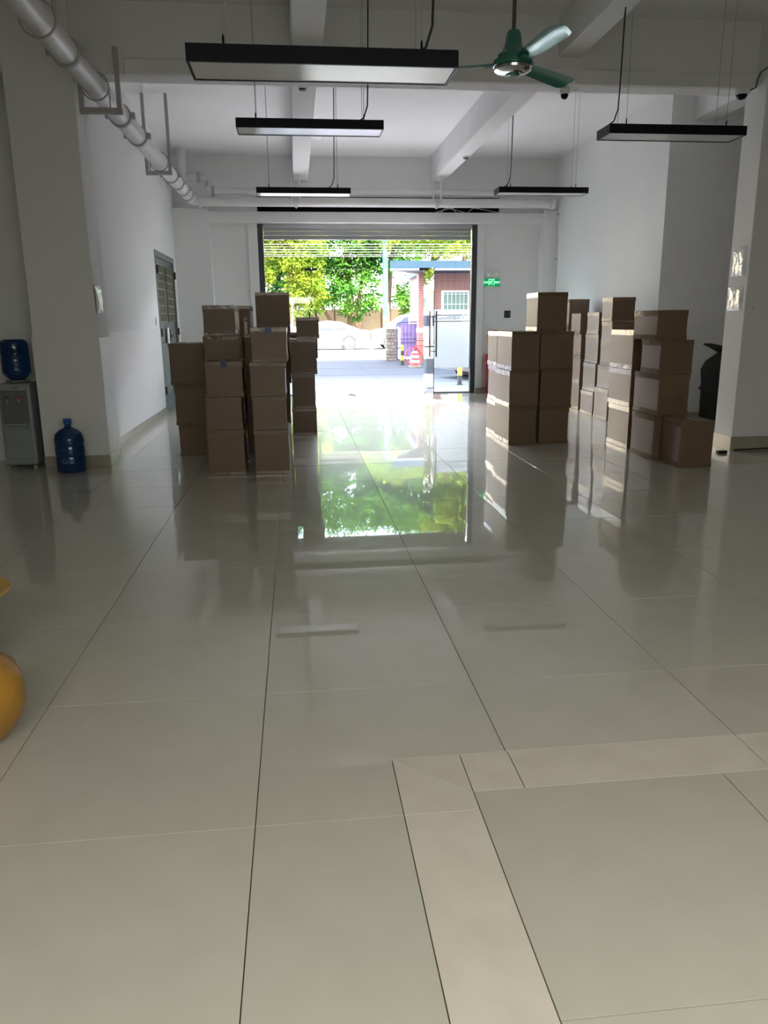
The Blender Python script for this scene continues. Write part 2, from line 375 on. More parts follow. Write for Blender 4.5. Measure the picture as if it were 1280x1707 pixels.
# back wall behind the camera, with an added blind window closed outside
sbox('wall_back_sill', M_wallN, -4.5, 7.3, -1.8, -1.5, 0, .15)
sbox('wall_back_head', M_wallN, -4.5, 7.3, -1.8, -1.5, 2.6, 4.35)
sbox('wall_back_left', M_wallN, -4.5, -1.6, -1.8, -1.5, .15, 2.6)
sbox('wall_back_right', M_wallN, 2.8, 7.3, -1.8, -1.5, .15, 2.6)
sbox('rear_sun_blocker', M_ren, -6, 9, -14, -1.8, 2.75, 2.9, label='unseen slab added to shade the rear opening')  # unseen, added to keep sun out of the back opening
sbox('rear_lamp_backing', M_film, -1.6, 2.8, -1.72, -1.66, .15, 2.6, label='added frosted panel behind the rear lamp, walled off outside')  # added as a backing for the rear lamp; no daylight passes
sbox('rear_light_block', M_wall, -1.6, 2.8, -1.8, -1.73, .15, 2.6)  # added behind the panel to shut out light from the rear
# ceilings
sbox('ceiling', M_ceil, XL-T, XR+T, 8.25, 15.4, 4.3, 4.5)
sbox('ceiling_near', M_ceil, -4.8, 7.6, -1.8, 8.25, 4.2, 4.5)
sbox('ceiling_alcove', M_ceil, XR+T, 6.9, 8.25, 10.75, 4.3, 4.5)
sbox('ceiling_alcove_left', M_ceil, -4.8, XL-T, 8.25, 8.75, 4.3, 4.5)
# pillars
sbox('pillar_left', M_wall, -2.53, -1.92, 7.97, 8.45, 0, 4.3, bevel=.008, label='square white pillar behind the water bottle')
sbox('pillar_right', M_wall, 4.64, 5.4, 7.8, 8.17, 0, 4.3, bevel=.008, label='white pillar with two plastic sleeves on its side')
# beams
def beam(name, *b, label=None): return struct(MB().box(*b).build(name, M_beam, bevel=.012), label)
beam('ceiling_beam', -4.5, 7.3, 8.0, 8.25, 3.6, 4.32, label='wide cross beam between the two pillars')
beam('trim_3', -1.46, 7.3, 7.955, 8.0, 3.6, 3.73, label='raised strip along the foot of the cross beam')
beam('ceiling_beam', .05, .32, 8.25, 15.1, 3.88, 4.3, label='left lengthwise beam beyond the cross beam')
beam('ceiling_beam', 2.56, 2.81, 8.25, 15.1, 3.88, 4.3, label='right lengthwise beam beyond the cross beam')
beam('ceiling_beam', .05, .34, -1.5, 8.0, 3.84, 4.2, label='left lengthwise beam on the near side')
beam('ceiling_beam', 2.60, 2.82, -1.5, 8.0, 3.84, 4.2, label='right lengthwise beam on the near side')
beam('ceiling_beam', 5.25, 5.55, 8.25, 10.45, 3.9, 4.3, label='short beam over the right alcove')
# wainscot of wall tiles and baseboards
WZ = 1.27
n_ = 4
def trim(*b, m=M_wallL, label=None, bevel=.003):
    global n_; o = sbox('trim_%d' % n_, m, *b, bevel=bevel, label=label); n_ += 1; return o
trim(XL, XL+.012, 8.45, 12.62, .1, WZ+.03, label='tile dado on the left wall')
trim(XL, XL+.012, 14.57, 14.85, .1, WZ+.03, label='tile dado beyond the steel door')
trim(-2.54, -1.91, 7.958, 7.97, .11, WZ, label='tile dado on the front of the left pillar')
trim(-1.92, -1.908, 7.97, 8.45, .11, WZ, label='tile dado on the side of the left pillar')
trim(XL, -1.45, 14.838, 14.85, .1, WZ, label='tile dado on the far left pier')
trim(-1.46, -.8, 15.088, 15.1, .1, WZ, label='tile dado in the far left niche')
trim(3.6, 4.68, 15.088, 15.1, .1, WZ, label='tile dado behind the red cabinet')
trim(XR-.012, XR, 10.45, 14.85, .1, WZ+.03, label='tile dado on the right wall')
trim(XR-.006, 6.6, 10.438, 10.45, .1, WZ+.03, label='tile dado in the right alcove')
def skirt(name, *b): return sbox(name, M_skirt, *b, bevel=.003)
skirt('baseboard_left', XL, XL+.016, 8.45, 12.62, 0, .1); skirt('baseboard_left_end', XL, XL+.016, 14.57, 14.85, 0, .1)
skirt('baseboard_left_pillar', -2.545, -1.905, 7.952, 7.97, 0, .11); skirt('baseboard_left_pillar_side', -1.92, -1.903, 7.97, 8.45, 0, .11)
skirt('baseboard_right_pillar', 4.63, 5.41, 7.775, 7.8, 0, .15); skirt('baseboard_right_pillar_side', 4.618, 4.64, 7.78, 8.17, 0, .15)
skirt('baseboard_right', XR-.016, XR, 10.45, 14.85, 0, .1); skirt('baseboard_right_alcove', XR-.01, 6.6, 10.434, 10.45, 0, .1)
skirt('baseboard_far_right', 3.46, 4.68, 15.0, 15.1, 0, .1); skirt('baseboard_far_left', -1.46, -.62, 15.0, 15.1, 0, .1)
skirt('baseboard_far_pier', XL, -1.45, 14.834, 14.85, 0, .1)

# storeys above and the street front: the block whose shade lies over the forecourt
sbox('wall_upper_storeys', M_ren, -14, 22, -1.8, 15.9, 4.5, 19.5)
sbox('wall_front_left', M_ren, -14, -2.4, 15.1, 15.5, 0, 4.5); sbox('wall_front_right', M_ren, 5.25, 22, 15.1, 15.5, 0, 4.5)
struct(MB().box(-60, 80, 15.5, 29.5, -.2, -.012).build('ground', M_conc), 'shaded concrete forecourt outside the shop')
struct(MB().box(-60, 80, 29.5, 46.5, -.2, -.02).build('road', M_road), 'sunlit street beyond the forecourt')
struct(MB().box(-60, 80, 46.5, 160, -.2, .06).build('pavement', M_road), 'far pavement along the fence')
struct(MB().box(-60, 80, -60, -1.8, -.2, -.02).build('ground_behind', M_conc), 'yard behind the building')
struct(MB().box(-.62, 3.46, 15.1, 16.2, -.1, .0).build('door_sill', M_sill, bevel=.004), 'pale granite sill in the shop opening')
# expansion joints of the forecourt
j = MB()
for y in (18.2, 20.9, 24, 27.2): j.box(-20, 30, y, y+.03, -.012, -.009)
for x in (-6, -2, 2, 6, 10): j.box(x, x+.03, 16.2, 29.4, -.012, -.009)
struct(j.build('trim_joints', mat('joint_dark', (.03, .032, .04), .9)), 'joints cut in the forecourt')

# ------------------------------------------------------------------ shutter, rails, glass front
recess_block = struct(MB().box(-.62, 3.9, 15.18, 15.38, 3.14, 3.62).build('wall_far_recess_shade', M_recess_shade), 'near-black block for the shade in the recess over the shutter')  # solid black block painting the unlit shutter housing
sh = thing('roller_shutter', 'grey roller shutter rolled up over the glass front', 'shutter', (1.42, 15.14, 2.87))
for k in range(4):
    zz = k*.075
    pr = [(-.012, zz), (-.024, zz+.012), (-.024, zz+.058), (-.012, zz+.07), (.006, zz+.07), (.006, zz)]
    b = MB(); b.add([(x, y, z) for x in (-1.93, 1.93) for (y, z) in pr], [(0, 1, 2, 3, 4, 5), (11, 10, 9, 8, 7, 6)]+[(i, (i+1) % 6, 6+(i+1) % 6, 6+i) for i in range(6)])
    b.build('slat', M_shut, sh)
MB().box(-1.93, 1.93, -.05, -.026, .0, .03).build('bottom_rail', M_steelw, sh, bevel=.003)
MB().box(-1.94, 1.94, -.08, -.03, .19, .265).build('head_cover', M_shut, sh, bevel=.004)
for s_, x in ((-1, -2.0), (1, 2.0)):
    MB().box(x-.05, x+.05, -.09, .02, -2.87, .265).build('guide_rail', M_dkgrey, sh, bevel=.004)

GY = 15.2
def wframe(name, label, x0, x1, z0, z1, film=False):
    e = bpy.data.objects.new(name, None); COL.objects.link(e); e.location = (x0, GY, z0); struct(e, label)
    MB().box(.003, x1-x0-.003, -.006, .006, .0, z1-z0).build('glass_panel', M_glass, e)
    return e
w1 = wframe('window_1', 'fixed glass panel left of the open doors', -.56, .30, .01, 2.87)
w2 = wframe('window_2', 'glass transom over the open doors', .303, 2.497, 2.345, 2.87)
w3 = wframe('window_3', 'fixed glass panel with white frosted film', 2.50, 3.40, .01, 2.87)
for e, W_ in ((w1, .86), (w3, .9)):
    MB().box(0, W_, -.012, .012, -.008, .012).build('floor_channel', M_steelw, e)
MB().box(.16, .885, -.0085, -.0065, .49-.01, 1.37-.01).build('frosted_film', M_film, w3)
MB().box(.16, .885, -.0085, -.0065, 1.50-.01, 1.60-.01).build('frosted_film', M_film, w3)
MB().box(.16, .885, -.0085, -.0065, 1.384-.01, 1.486-.01).build('frosted_film', M_film, w3)
for zz in (1.367, 1.485): MB().box(.18, .72, -.009, -.0085, zz-.01, zz+.012-.01).build('film_line', M_inkg, w3)
text('film_lettering', 'Mainlan T', .075, M_inkg, w3, (.33, -.0095, 1.435-.01), (PI/2, 0, 0), .0004, mirror=True)
text('film_lettering', '广中國贸', .075, M_inkg, w3, (.62, -.0095, 1.435-.01), (PI/2, 0, 0), .0004, mirror=True)

def leaf(name, label, xh, yaw=0):
    e = bpy.data.objects.new(name, None); COL.objects.link(e); e.location = (xh, GY-.01, .012); e.rotation_euler.z = yaw; struct(e, label)
    L = 1.13 if xh > 1 else 1.05
    MB().box(-.006, .006, -L, 0, 0, 2.30).build('glass_panel', M_glassg, e)
    MB().box(-.014, .014, -.16, 0, 2.27, 2.325).build('patch_fitting', M_blk, e, bevel=.002)
    MB().box(-.014, .014, -.16, 0, -.005, .05).build('patch_fitting', M_steelw, e, bevel=.002)
    h = MB().tube([(-.06, -L+.09, .74), (-.06, -L+.09, 1.55)], .014, 10)
    h.tube([(.06, -L+.09, .74), (.06, -L+.09, 1.55)], .014, 10)
    for z in (.84, 1.45): h.tube([(-.06, -L+.09, z), (.06, -L+.09, z)], .009, 8)
    h.build('pull_handle', M_dkgrey, e, smooth=True)
    return e
leaf('door_1', 'left glass door leaf swung open into the room', .315)
leaf('door_2', 'right glass door leaf swung open, long dark handles', 2.475)
for x in (.34, 2.5):
    pf = MB().box(x-.12, x+.10, GY-.03, GY+.03, 2.325, 2.372).build('transom_patch_fitting', M_blk, bevel=.003)
    struct(pf, 'black corner fitting at the head of an open glass door')
# --- steel double door in the left wall
sd_ = bpy.data.objects.new('door_3', None); COL.objects.link(sd_); sd_.location = (XL-.03, 12.65, 0); struct(sd_, 'grey steel double door with latticed glazing')
fr_ = MB(); fr_.box(-.1, .04, 0, .06, 0, 2.49).box(-.1, .04, 1.83, 1.89, 0, 2.49).box(-.1, .04, .06, 1.83, 2.4, 2.49)
fr_.build('door_frame', M_steeld, sd_, bevel=.004)
for (a, b) in ((.06, .94), (.95, 1.83)):
    lf = MB().box(-.05, 0, a, b, .01, 2.4).build('door_leaf', M_steeld, sd_, bevel=.003)
    pn = MB(); pn.box(0, .012, a+.12, b-.12, 1.42, 2.3)
    pn.build('door_pane', M_gwin, sd_)
    lt = MB()
    for k in range(6): y = a+.12+(b-a-.24)*k/5; lt.box(.012, .022, y-.012, y+.012, 1.42, 2.3)
    for k in range(8): z = 1.42+.88*k/7; lt.box(.012, .024, a+.12, b-.12, z-.008, z+.008)
    lt.build('lattice', M_lattice, sd_)
    MB().box(0, .014, a+.12, b-.12, .2, .62).build('door_panel', M_steeld, sd_, bevel=.006)
    MB().box(0, .014, a+.12, b-.12, .70, 1.08).build('door_panel', M_steeld, sd_, bevel=.006)
MB().box(0, .05, .9, .93, 1.1, 1.3).build('door_handle', M_dkgrey, sd_, bevel=.004)
MB().box(.0, .06, 1.0, 1.14, 1.17, 1.2).build('door_handle', M_dkgrey, sd_, bevel=.004)
for y in (.05, 1.84):
    for z in (.35, 1.25, 2.2): MB().tube([(.05, y, z-.06), (.05, y, z+.06)], .018, 8).build('hinge', M_blk, sd_)
tag(MB().box(XL-.008, XL+.012, 13.32, 13.5, 1.05, 1.32).build('paper_notice', mat('paper', (.8, .8, .78), .6)), 'small white notice on the steel double door', 'notice')
bx = thing('light_switch', 'white switch plate beside the steel double door', 'switch', (XL, 12.35, 1.42))
MB().box(0, .012, -.045, .045, -.06, .06).build('plate', M_white, bx, bevel=.003); MB().box(.012, .018, -.02, .02, -.03, .03).build('rocker', M_white, bx)
bx = thing('light_switch', 'dark double switch plate on the far wall below the exit sign', 'switch', (4.10, 15.1, 1.5))
MB().box(-.06, .06, -.014, 0, -.065, .065).build('plate', M_black, bx, bevel=.003)
for s_ in (-1, 1): MB().box(s_*.028-.022, s_*.028+.022, -.02, -.014, -.045, .045).build('rocker', M_dkgrey, bx)
# exit sign
ex = thing('exit_sign', 'lit green exit sign on the far wall right of the doors', 'sign', (3.765, 15.1, 2.015))
MB().box(-.175, .175, -.03, 0, 0, .155).build('sign_case', M_white, ex, bevel=.004)
MB().box(-.168, .168, -.034, -.03, .006, .149).build('sign_face', M_sign, ex)
text('sign_lettering', '安全出口', .042, M_signw, ex, (-.10, -.036, .078), (PI/2, 0, 0), .001, bold=.0004)
text('sign_lettering', 'EXIT', .045, M_signw, ex, (.115, -.036, .078), (PI/2, 0, 0), .001, bold=.0012)
dr = MB(); dr.box(-.055, -.045, -.037, -.034, .028, .136).box(.045, .055, -.037, -.034, .028, .136).box(-.055, .055, -.037, -.034, .126, .136)
dr.build('door_pictogram', M_signg, ex)
rm = MB().lathe([(.001, -.001), (.0085, -.001), (.0085, .001), (.001, .001)], 12, (.008, -.036, .112), Matrix.Rotation(PI/2, 3, 'X'))
for pts in ([(.004, .104), (-.006, .07)], [(.004, .1), (.024, .088), (.032, .098)], [(.0, .1), (-.02, .092), (-.028, .076)], [(-.006, .07), (.014, .056), (.008, .034)], [(-.006, .07), (-.022, .056), (-.04, .05)]):
    rm.tube([(x, -.036, z) for x, z in pts], .0048, 6)
rm.build('running_figure', M_signg, ex)
el = thing('emergency_light', 'twin spot emergency light above the exit sign', 'light', (3.78, 15.1, 2.24))
MB().box(-.10, .10, -.05, 0, -.035, .03).build('light_case', M_white, el, bevel=.006)
for s_ in (-1, 1): MB().lathe([(.01, .03), (.024, .02), (.034, -.02), (.034, -.03), (.028, -.031)], 14, (s_*.09, -.085, .02), Matrix.Rotation(-PI/2-.5, 3, 'X') @ Matrix.Rotation(PI, 3, 'X')).build('lamp_head', M_white, el, smooth=True)
# fire cabinet & sign
fc = thing('fire_cabinet', 'dark red fire extinguisher cabinet on the floor against the far wall', 'cabinet', (3.83, 14.97, 0))
MB().box(-.16, .16, -.12, .02, 0, .60).build('cabinet_body', M_red, fc, bevel=.008)
MB().box(-.145, .145, -.128, -.12, .04, .56).build('cabinet_door', M_red, fc, bevel=.003)
MB().box(-.19, .19, -.13, .02, .605, .76).build('cabinet_top', M_red, fc, bevel=.01)
MB().box(-.09, .03, -.138, -.13, .64, .72).build('dark_window', M_black, fc)
for x in (-.14, .14): MB().box(x-.012, x+.012, -.136, -.128, .2, .3).build('hinge', M_dkgrey, fc)
fs = thing('fire_notice', 'red and yellow fire notice on the wall above the red cabinet', 'notice', (3.84, 15.084, .93))
MB().box(-.13, .13, -.006, 0, 0, .27).build('notice_board', M_yelp, fs, bevel=.002); MB().box(-.13, .13, -.009, -.006, .15, .27).build('red_panel', M_red, fs)
text('notice_lettering', '灭火器', .07, M_white, fs, (0, -.0095, .21), (PI/2, 0, 0), .0004)
MB().lathe([(.001, 0), (.045, 0), (.045, .003), (.001, .003)], 16, (.01, -.006, .07), Matrix.Rotation(PI/2, 3, 'X')).build('warning_disc', M_blk, fs)

# ------------------------------------------------------------------ pipework
mp = thing('drain_pipe', 'thick white pipe running the length of the left wall under the ceiling', 'pipe', (-1.72, 0, 3.48))
MB().tube([(0, 2.6, 0), (0, 14.45, 0)], .098, 28).build('pipe_run', M_pipe, mp, smooth=True)
for y in (7.0, 8.95, 9.85, 12.3, 12.9, 13.5, 14.0):
    c_ = MB().tube([(0, y-.03, 0), (0, y-.025, 0), (0, y+.025, 0), (0, y+.03, 0)], [.10, .115, .115, .10], 28)
    c_.box(.09, .15, y-.022, y+.022, -.03, .03); c_.box(-.15, -.09, y-.022, y+.022, -.03, .03)
    c_.build('coupling', M_brk, mp, smooth=True)
el_ = [(.0+.11*(1-math.cos(a)), 14.45+.11*math.sin(a), 0) for a in [k*PI/2/6 for k in range(7)]]
MB().tube(el_, .104, 24).build('pipe_elbow', M_pipe, mp, smooth=True)
cp = thing('sprinkler_main', 'white horizontal pipe low across the far wall', 'pipe', (-1.585, 14.56, 3.44))
MB().tube([(0, 0, 0), (6.36, 0, 0)], .078, 20).build('pipe_run', M_pipe, cp, smooth=True)
MB().tube([(.0, 0, 0), (.05, 0, 0)], .11, 20).build('coupling', M_pipe, cp, smooth=True)
MB().tube([(6.28, 0, 0), (6.36, 0, 0)], .095, 20).build('coupling', M_pipe, cp, smooth=True)
up = thing('upper_pipe', 'white pipe just above the long horizontal pipe by the far wall', 'pipe', (-1.4, 14.56, 3.61))
MB().tube([(0.05, 0, 0), (6.32, 0, 0)], .058, 18).build('pipe_run', M_pipe, up, smooth=True)
MB().tube([(-.45, .02, .22), (-.14, .02, .22), (-.08, .02, .20), (-.04, .01, .15), (-.02, 0, .08), (0, 0, .02), (.08, 0, 0)], .066, 16).build('pipe_elbow', M_pipe, up, smooth=True)
for (x, z) in ((-.17, .22), (-.03, .11), (.06, 0)): MB().lathe([(.066, -.025), (.082, -.02), (.082, .02), (.066, .025)], 16, (x, 0, z), Matrix.Rotation(PI/2, 3, 'Y')).build('coupling', M_brk, up, smooth=True)
MB().tube([(-.45, .02, .14), (-.45, .02, .69)], .085, 18).build('riser', M_pipe, up, smooth=True)
for i, (x, lab) in enumerate(((.06, 'pipe hanger of two thin rods at the left lengthwise beam end'), (2.56, 'pipe hanger of white rods at the right lengthwise beam end'))):
    hg = thing('pipe_hanger', lab, 'hanger', (x, 14.56, 3.44), group='hangers of the far pipes')
    for dx in (-.04, .1): MB().tube([(dx, -.1, .0), (dx, -.1, .61 if i else .61)], .015, 8).build('rod', M_pipe, hg)
    MB().tube([(.03+.1*math.cos(a), 0, .1*math.sin(a)) if 0 else (.03, .1*math.cos(a), .1*math.sin(a)) for a in [k*2*PI/14 for k in range(15)]], .008, 6).build('clamp', M_pipe, hg)
    MB().box(0, .06, -.12, -.08, -.1, -.04).build('clamp_bolt', M_pipe, hg, bevel=.004)
cd_ = thing('wall_conduit', 'thin white conduit down the far right corner', 'conduit', (4.93, 14.8, 1.28))
MB().tube([(0, 0, 0), (0, 0, 2.33)], .012, 8).build('conduit', M_pipe, cd_); 
for z in (.3, 1.2, 2.0): MB().box(-.02, .02, -.018, .018, z, z+.03).build('clip', M_brk, cd_)
def ubracket(x0, x1, y, zb, zt, label, wall=False):
    t = thing('pipe_bracket', label, 'bracket', ((x0+x1)/2, y, zb), group='brackets of the left pipe'); h = (x1-x0)/2; H_ = zt-zb; px_ = -1.72-(x0+x1)/2
    MB().box(-h, h, -.025, .025, 0, .05).build('cross_bar', M_brk, t, bevel=.003)
    MB().box(h-.04, h, -.02, .02, 0, H_).build('upright', M_brk, t, bevel=.003)
    MB().box(-h, -h+.04, -.02, .02, 0, H_).build('upright', M_brk, t, bevel=.003)
    MB().tube([(px_+.12*math.cos(a), 0, 3.48-zb+.12*math.sin(a)) for a in [k*2*PI/20 for k in range(21)]], .007, 6).build('u_bolt', M_brk, t)
    for s_ in (-1, 1): MB().tube([(px_+s_*.12, 0, .0), (px_+s_*.12, 0, 3.48-zb)], .007, 6).build('bolt', M_brk, t)
ubracket(-1.87, -1.50, 7.915, 3.25, 3.80, 'grey pipe bracket standing out from the cross beam')
ubracket(-1.90, -1.56, 11.3, 3.31, 4.3, 'tall grey pipe bracket hung from the far ceiling')
ub = thing('pipe_bracket', 'dark rod hanger holding the pipe at the top left corner', 'bracket', (-1.6, 6.3, 3.4), group='brackets of the left pipe')
MB().tube([(0, 0, .12), (0, 0, .8)], .014, 8).build('rod', M_brk, ub); MB().box(-.04, .04, -.05, .05, .36, .5).build('turnbuckle', M_brk, ub, bevel=.01)
MB().tube([(-.12+.125*math.cos(a), 0, .08+.125*math.sin(a)) for a in [k*2*PI/20 for k in range(21)]], .009, 6).build('ring', M_brk, ub)
# loose cables over the shutter recess
cb = MB()
for (x, a) in ((2.75, .3), (3.05, -.25), (3.25, .4)): cb.tube([(x, 15.0, 3.33), (x+a*.3, 14.98, 3.42), (x+a, 15.02, 3.38), (x+a*1.6, 15.04, 3.34)], .007, 6)
tag(cb.build('loose_cable', M_pipe), 'loose pale cables in the dark gap over the shutter', 'cable', kind='stuff')

# ------------------------------------------------------------------ hanging light fixtures
def fixture(x0, x1, y0, y1, z, zc, label, mounts=True, cord=0.35, cordtop=None):
    t = thing('linear_light', label, 'light', ((x0+x1)/2, (y0+y1)/2, z), group='black framed hanging light panels'); W_ = (x1-x0)/2; D2 = (y1-y0)/2; H_ = .072
    f = MB(); tk = .012
    f.box(-W_, W_, -D2, -D2+tk, 0, H_).box(-W_, W_, D2-tk, D2, 0, H_).box(-W_, -W_+tk, -D2+tk, D2-tk, 0, H_).box(W_-tk, W_, -D2+tk, D2-tk, 0, H_).box(-W_+tk, W_-tk, -D2+tk, D2-tk, H_-.01, H_)
    f.build('housing', M_black, t)
    MB().box(-W_+tk, W_-tk, -D2+tk, D2-tk, .004, .012).build('diffuser', M_diff, t)
    for sx in (-1, 1):
        for sy in (-1, 1):
            x = sx*(W_-.16); y = sy*(D2-.05)
            MB().tube([(x, y, H_), (x, y, zc-z)], .0022, 5).build('suspension_wire', M_steelw, t)
            MB().lathe([(.004, H_), (.006, H_+.03), (.004, H_+.05)], 8, (x, y, 0)).build('wire_gripper', M_black, t)
    if mounts:
        for sx in (-1, 1): MB().lathe([(.03, zc-z-.02), (.045, zc-z-.012), (.045, zc-z)], 16, (sx*(W_-.16), 0, 0)).build('ceiling_rose', M_black, t)
    c = cord*W_*2
    MB().tube([(c-.10, 0, H_), (c-.03, 0, H_+.05), (c, 0, H_+.14), (c+.005, 0, H_+.3), (c+.02, 0, zc-z)], .006, 8).build('power_cord', M_wire, t, smooth=True)
    return t
fixture(-.43, .77, 3.78, 4.06, 2.50, 4.2, 'nearest and largest black framed light panel, upper middle', cord=.42)
fixture(-.42, .78, 6.86, 7.14, 2.925, 4.2, 'black framed light panel hanging second from the camera, left of the fan', cord=.40)
fixture(-.43, .765, 10.52, 10.82, 2.98, 4.3, 'farthest black framed light panel above the open doors', cord=.33)
fixture(2.61, 3.80, 6.62, 6.9, 2.875, 4.2, 'black framed light panel on the right below the dome camera', cord=-.40)
fixture(2.66, 3.85, 10.36, 10.62, 2.985, 4.3, 'far right black framed light panel near the back corner', cord=-.35)

# ------------------------------------------------------------------ ceiling fan
fan = thing('ceiling_fan', 'green three bladed ceiling fan on a dark rod', 'fan', (1.565, 5.8, 3.09))
MB().tube([(0, 0, .17), (0, 0, 1.11)], .014, 12).build('down_rod', M_rod, fan, smooth=True)
MB().lathe([(.02, 1.03), (.06, 1.06), (.075, 1.11), (.01, 1.11)], 20).build('canopy', M_green, fan, smooth=True)
MB().lathe([(.022, .24), (.04, .235), (.052, .21), (.062, .15), (.085, .10), (.108, .085), (.108, .06), (.095, .055)], 32).build('hub_cover', M_green, fan, smooth=True)
MB().lathe([(.095, .056), (.135, .05), (.143, .03), (.138, .012), (.10, .0), (.04, -.004)], 36).build('motor_housing', M_green, fan, smooth=True)
MB().lathe([(.125, .008), (.132, .004), (.128, -.012), (.10, -.028), (.06, -.036), (.01, -.038)], 36).build('bottom_cap', M_chrome, fan, smooth=True)
MB().lathe([(.05, -.036), (.045, -.046), (.02, -.05), (.002, -.05)], 24).build('cap_centre', M_green, fan, smooth=True)
for a in (160, 280, 38):
    b = MB(); rings = []
    for k, r in enumerate((.12, .2, .3, .42, .54, .64, .69, .71)):
        wd = (.035, .055, .062, .068, .074, .078, .066, .04)[k]; tw = .32-.12*k/7
        rings.append([(r, wd*math.cos(tw)*u, .03-wd*math.sin(tw)*u+.012*(1-u*u)+t_) for u, t_ in ((-1, 0), (-.5, 0), (0, 0), (.5, 0), (1, 0), (.5, .004), (0, .004), (-.5, .004))])
    b.loft(rings)
    b.box(.08, .2, -.02, .02, .02, .034)
    o = b.build('blade', M_blade, fan, smooth=True); o.rotation_euler.z = math.radians(a)

# ------------------------------------------------------------------ dome cameras and detectors
def dome(x, y, z, label, big=1.0):
    t = thing('dome_camera', label, 'camera', (x, y, z))
    MB().lathe([(.055*big, 0), (.062*big, -.01), (.062*big, -.045), (.05*big, -.05)], 24).build('camera_base', M_white, t, smooth=True)
    MB().lathe([(.046*big, -.05), (.044*big, -.068), (.032*big, -.086), (.012*big, -.094), (.001, -.095)], 24).build('dome', M_black, t, smooth=True)
    return t
d1 = dome(4.5, 8.0, 3.6, 'dome camera with a black dome beside the right pillar head', 1.15)
MB().tube([(.06, 0, -.02), (.10, -.07, .0), (.115, -.07, .08), (.12, -.10, .13), (.122, -.23, .14), (.5, -.22, .15)], .006, 6).build('cable', M_wire, d1)
d2 = dome(2.72, 8.12, 3.6, 'small white dome camera on the cross beam behind a fan blade', .8)
MB().tube([(.06, 0, -.02), (.12, -.02, -.01), (.16, -.1, .03)], .006, 6).build('cable', M_white, d2)
for (x, y, lab) in ((2.74, 12.8, 'small round smoke detector under the right lengthwise beam'), (.17, 9.3, 'small round smoke detector under the left lengthwise beam')):
    t = thing('smoke_detector', lab, 'detector', (x, y, 3.88))
    MB().lathe([(.05, 0), (.05, -.015), (.044, -.02)], 20).build('base', M_white, t, smooth=True); MB().lathe([(.042, -.02), (.036, -.034), (.02, -.04), (.001, -.04)], 20).build('sensor', M_dkgrey, t, smooth=True)

# ------------------------------------------------------------------ cardboard boxes
def carton(x0, x1, y0, y1, z0, z1, label, group, blue=False, rot=0.0, tape=True):
    cx, cy = (x0+x1)/2, (y0+y1)/2; W_, D2, H_ = (x1-x0)/2, (y1-y0)/2, z1-z0-.004
    t = thing('cardboard_box', label, 'box', (cx, cy, z0+.002), rot, group)
    rx = [random.uniform(-.004, .004) for _ in range(4)]
    b = MB(); b.box(-W_, W_, -D2, D2, 0, H_)
    o = b.build('carton', M_card, t, bevel=.006)
    # slight slump of the sides
    me = o.data
    for v_ in me.vertices:
        k = v_.co.z/H_; v_.co.x += rx[0]*math.sin(k*PI)+rx[1]*k; v_.co.y += rx[2]*math.sin(k*PI)
    fl = MB()
    for s_ in (-1, 1):  # two outer flaps meet at the middle seam
        fl.box(s_*.003 if s_ > 0 else -W_+.004, W_-.004 if s_ > 0 else -.003, -D2+.004, D2-.004, H_-.0005, H_+.0015)
    fl.build('top_flap', M_card, t)
    tp = MB(); e = .0022; th = .055
    for z in ((H_-th, H_+.0003), (.001, th*.9)):
        z0_, z1_ = z
        zf = (z0_+.02, z1_) if z0_ > .1 else (z0_, z1_-.022)
        tp.box(-W_-e, W_+e, -D2-e, -D2+.001, *zf); tp.box(-W_-e, W_+e, D2-.001, D2+e, *zf)
        tp.box(-W_-e, -W_+.001, -D2, D2, z0_, z1_); tp.box(W_-.001, W_+e, -D2, D2, z0_, z1_)
        tp.build('tape_band', M_tape, t); tp = MB()
    MB().box(-.028, .028, -D2-.002, D2+.002, H_+.001, H_+.0025).build('seam_tape', M_tape, t)
    if blue:
        MB().box(-.025+blue*.0, .03, -D2-.0045, -D2-.0018, H_-.05, H_+.002).build('blue_patch', M_bluet, t)['label'] = 'blue tape patch'
    return t
LV = {1: ['only box of'], 2: ['bottom box of', 'top box of'], 3: ['bottom of', 'middle of', 'top of'],
      4: ['bottom of', 'second up in', 'third up in', 'top of'], 5: ['bottom of', 'second up in', 'middle of', 'fourth up in', 'top of']}
def stack(desc, group, rows, zs, blues=(), note=None):
    """rows: one (x0,x1,y0,y1) per box or one for all; zs: heights of the joints"""
    z = 0; n = len(zs)
    for i, zt in enumerate(zs):
        r = rows[i] if isinstance(rows, list) else rows
        jx = random.uniform(-.008, .008) if not isinstance(rows, list) else 0
        lab = 'brown box, %s %s' % (LV[n][i], desc)
        if i in blues: lab = 'blue patched box, %s %s' % (LV[n][i], desc)
        carton(r[0]+jx, r[1]+jx, r[2], r[3], z, zt, lab, group, i in blues, math.radians(random.uniform(-.7, .7)))
        z = zt
GL, GR, GW = 'boxes stacked left of the doorway', 'boxes stacked right of the doorway', 'boxes stacked along the right wall'
stack('the nearest left stack', GL, [(-.85, -.51, 7.26, 7.74), (-.85, -.52, 7.25, 7.72), (-.835, -.50, 7.26, 7.74)], [.43, .73, 1.05], (2,))
stack('the nearest stack beside the aisle', GL, [(-.42, -.10, 7.25, 7.82), (-.425, -.115, 7.26, 7.82), (-.43, -.11, 7.25, 7.83), (-.405, -.085, 7.25, 7.83)], [.42, .73, 1.04, 1.35], (3,))
stack('the outermost stack by the left wall', GL, [(-1.28, -.97, 8.44, 8.98), (-1.30, -.975, 8.43, 8.98), (-1.33, -.97, 8.44, 8.96)], [.33, .755, 1.19])
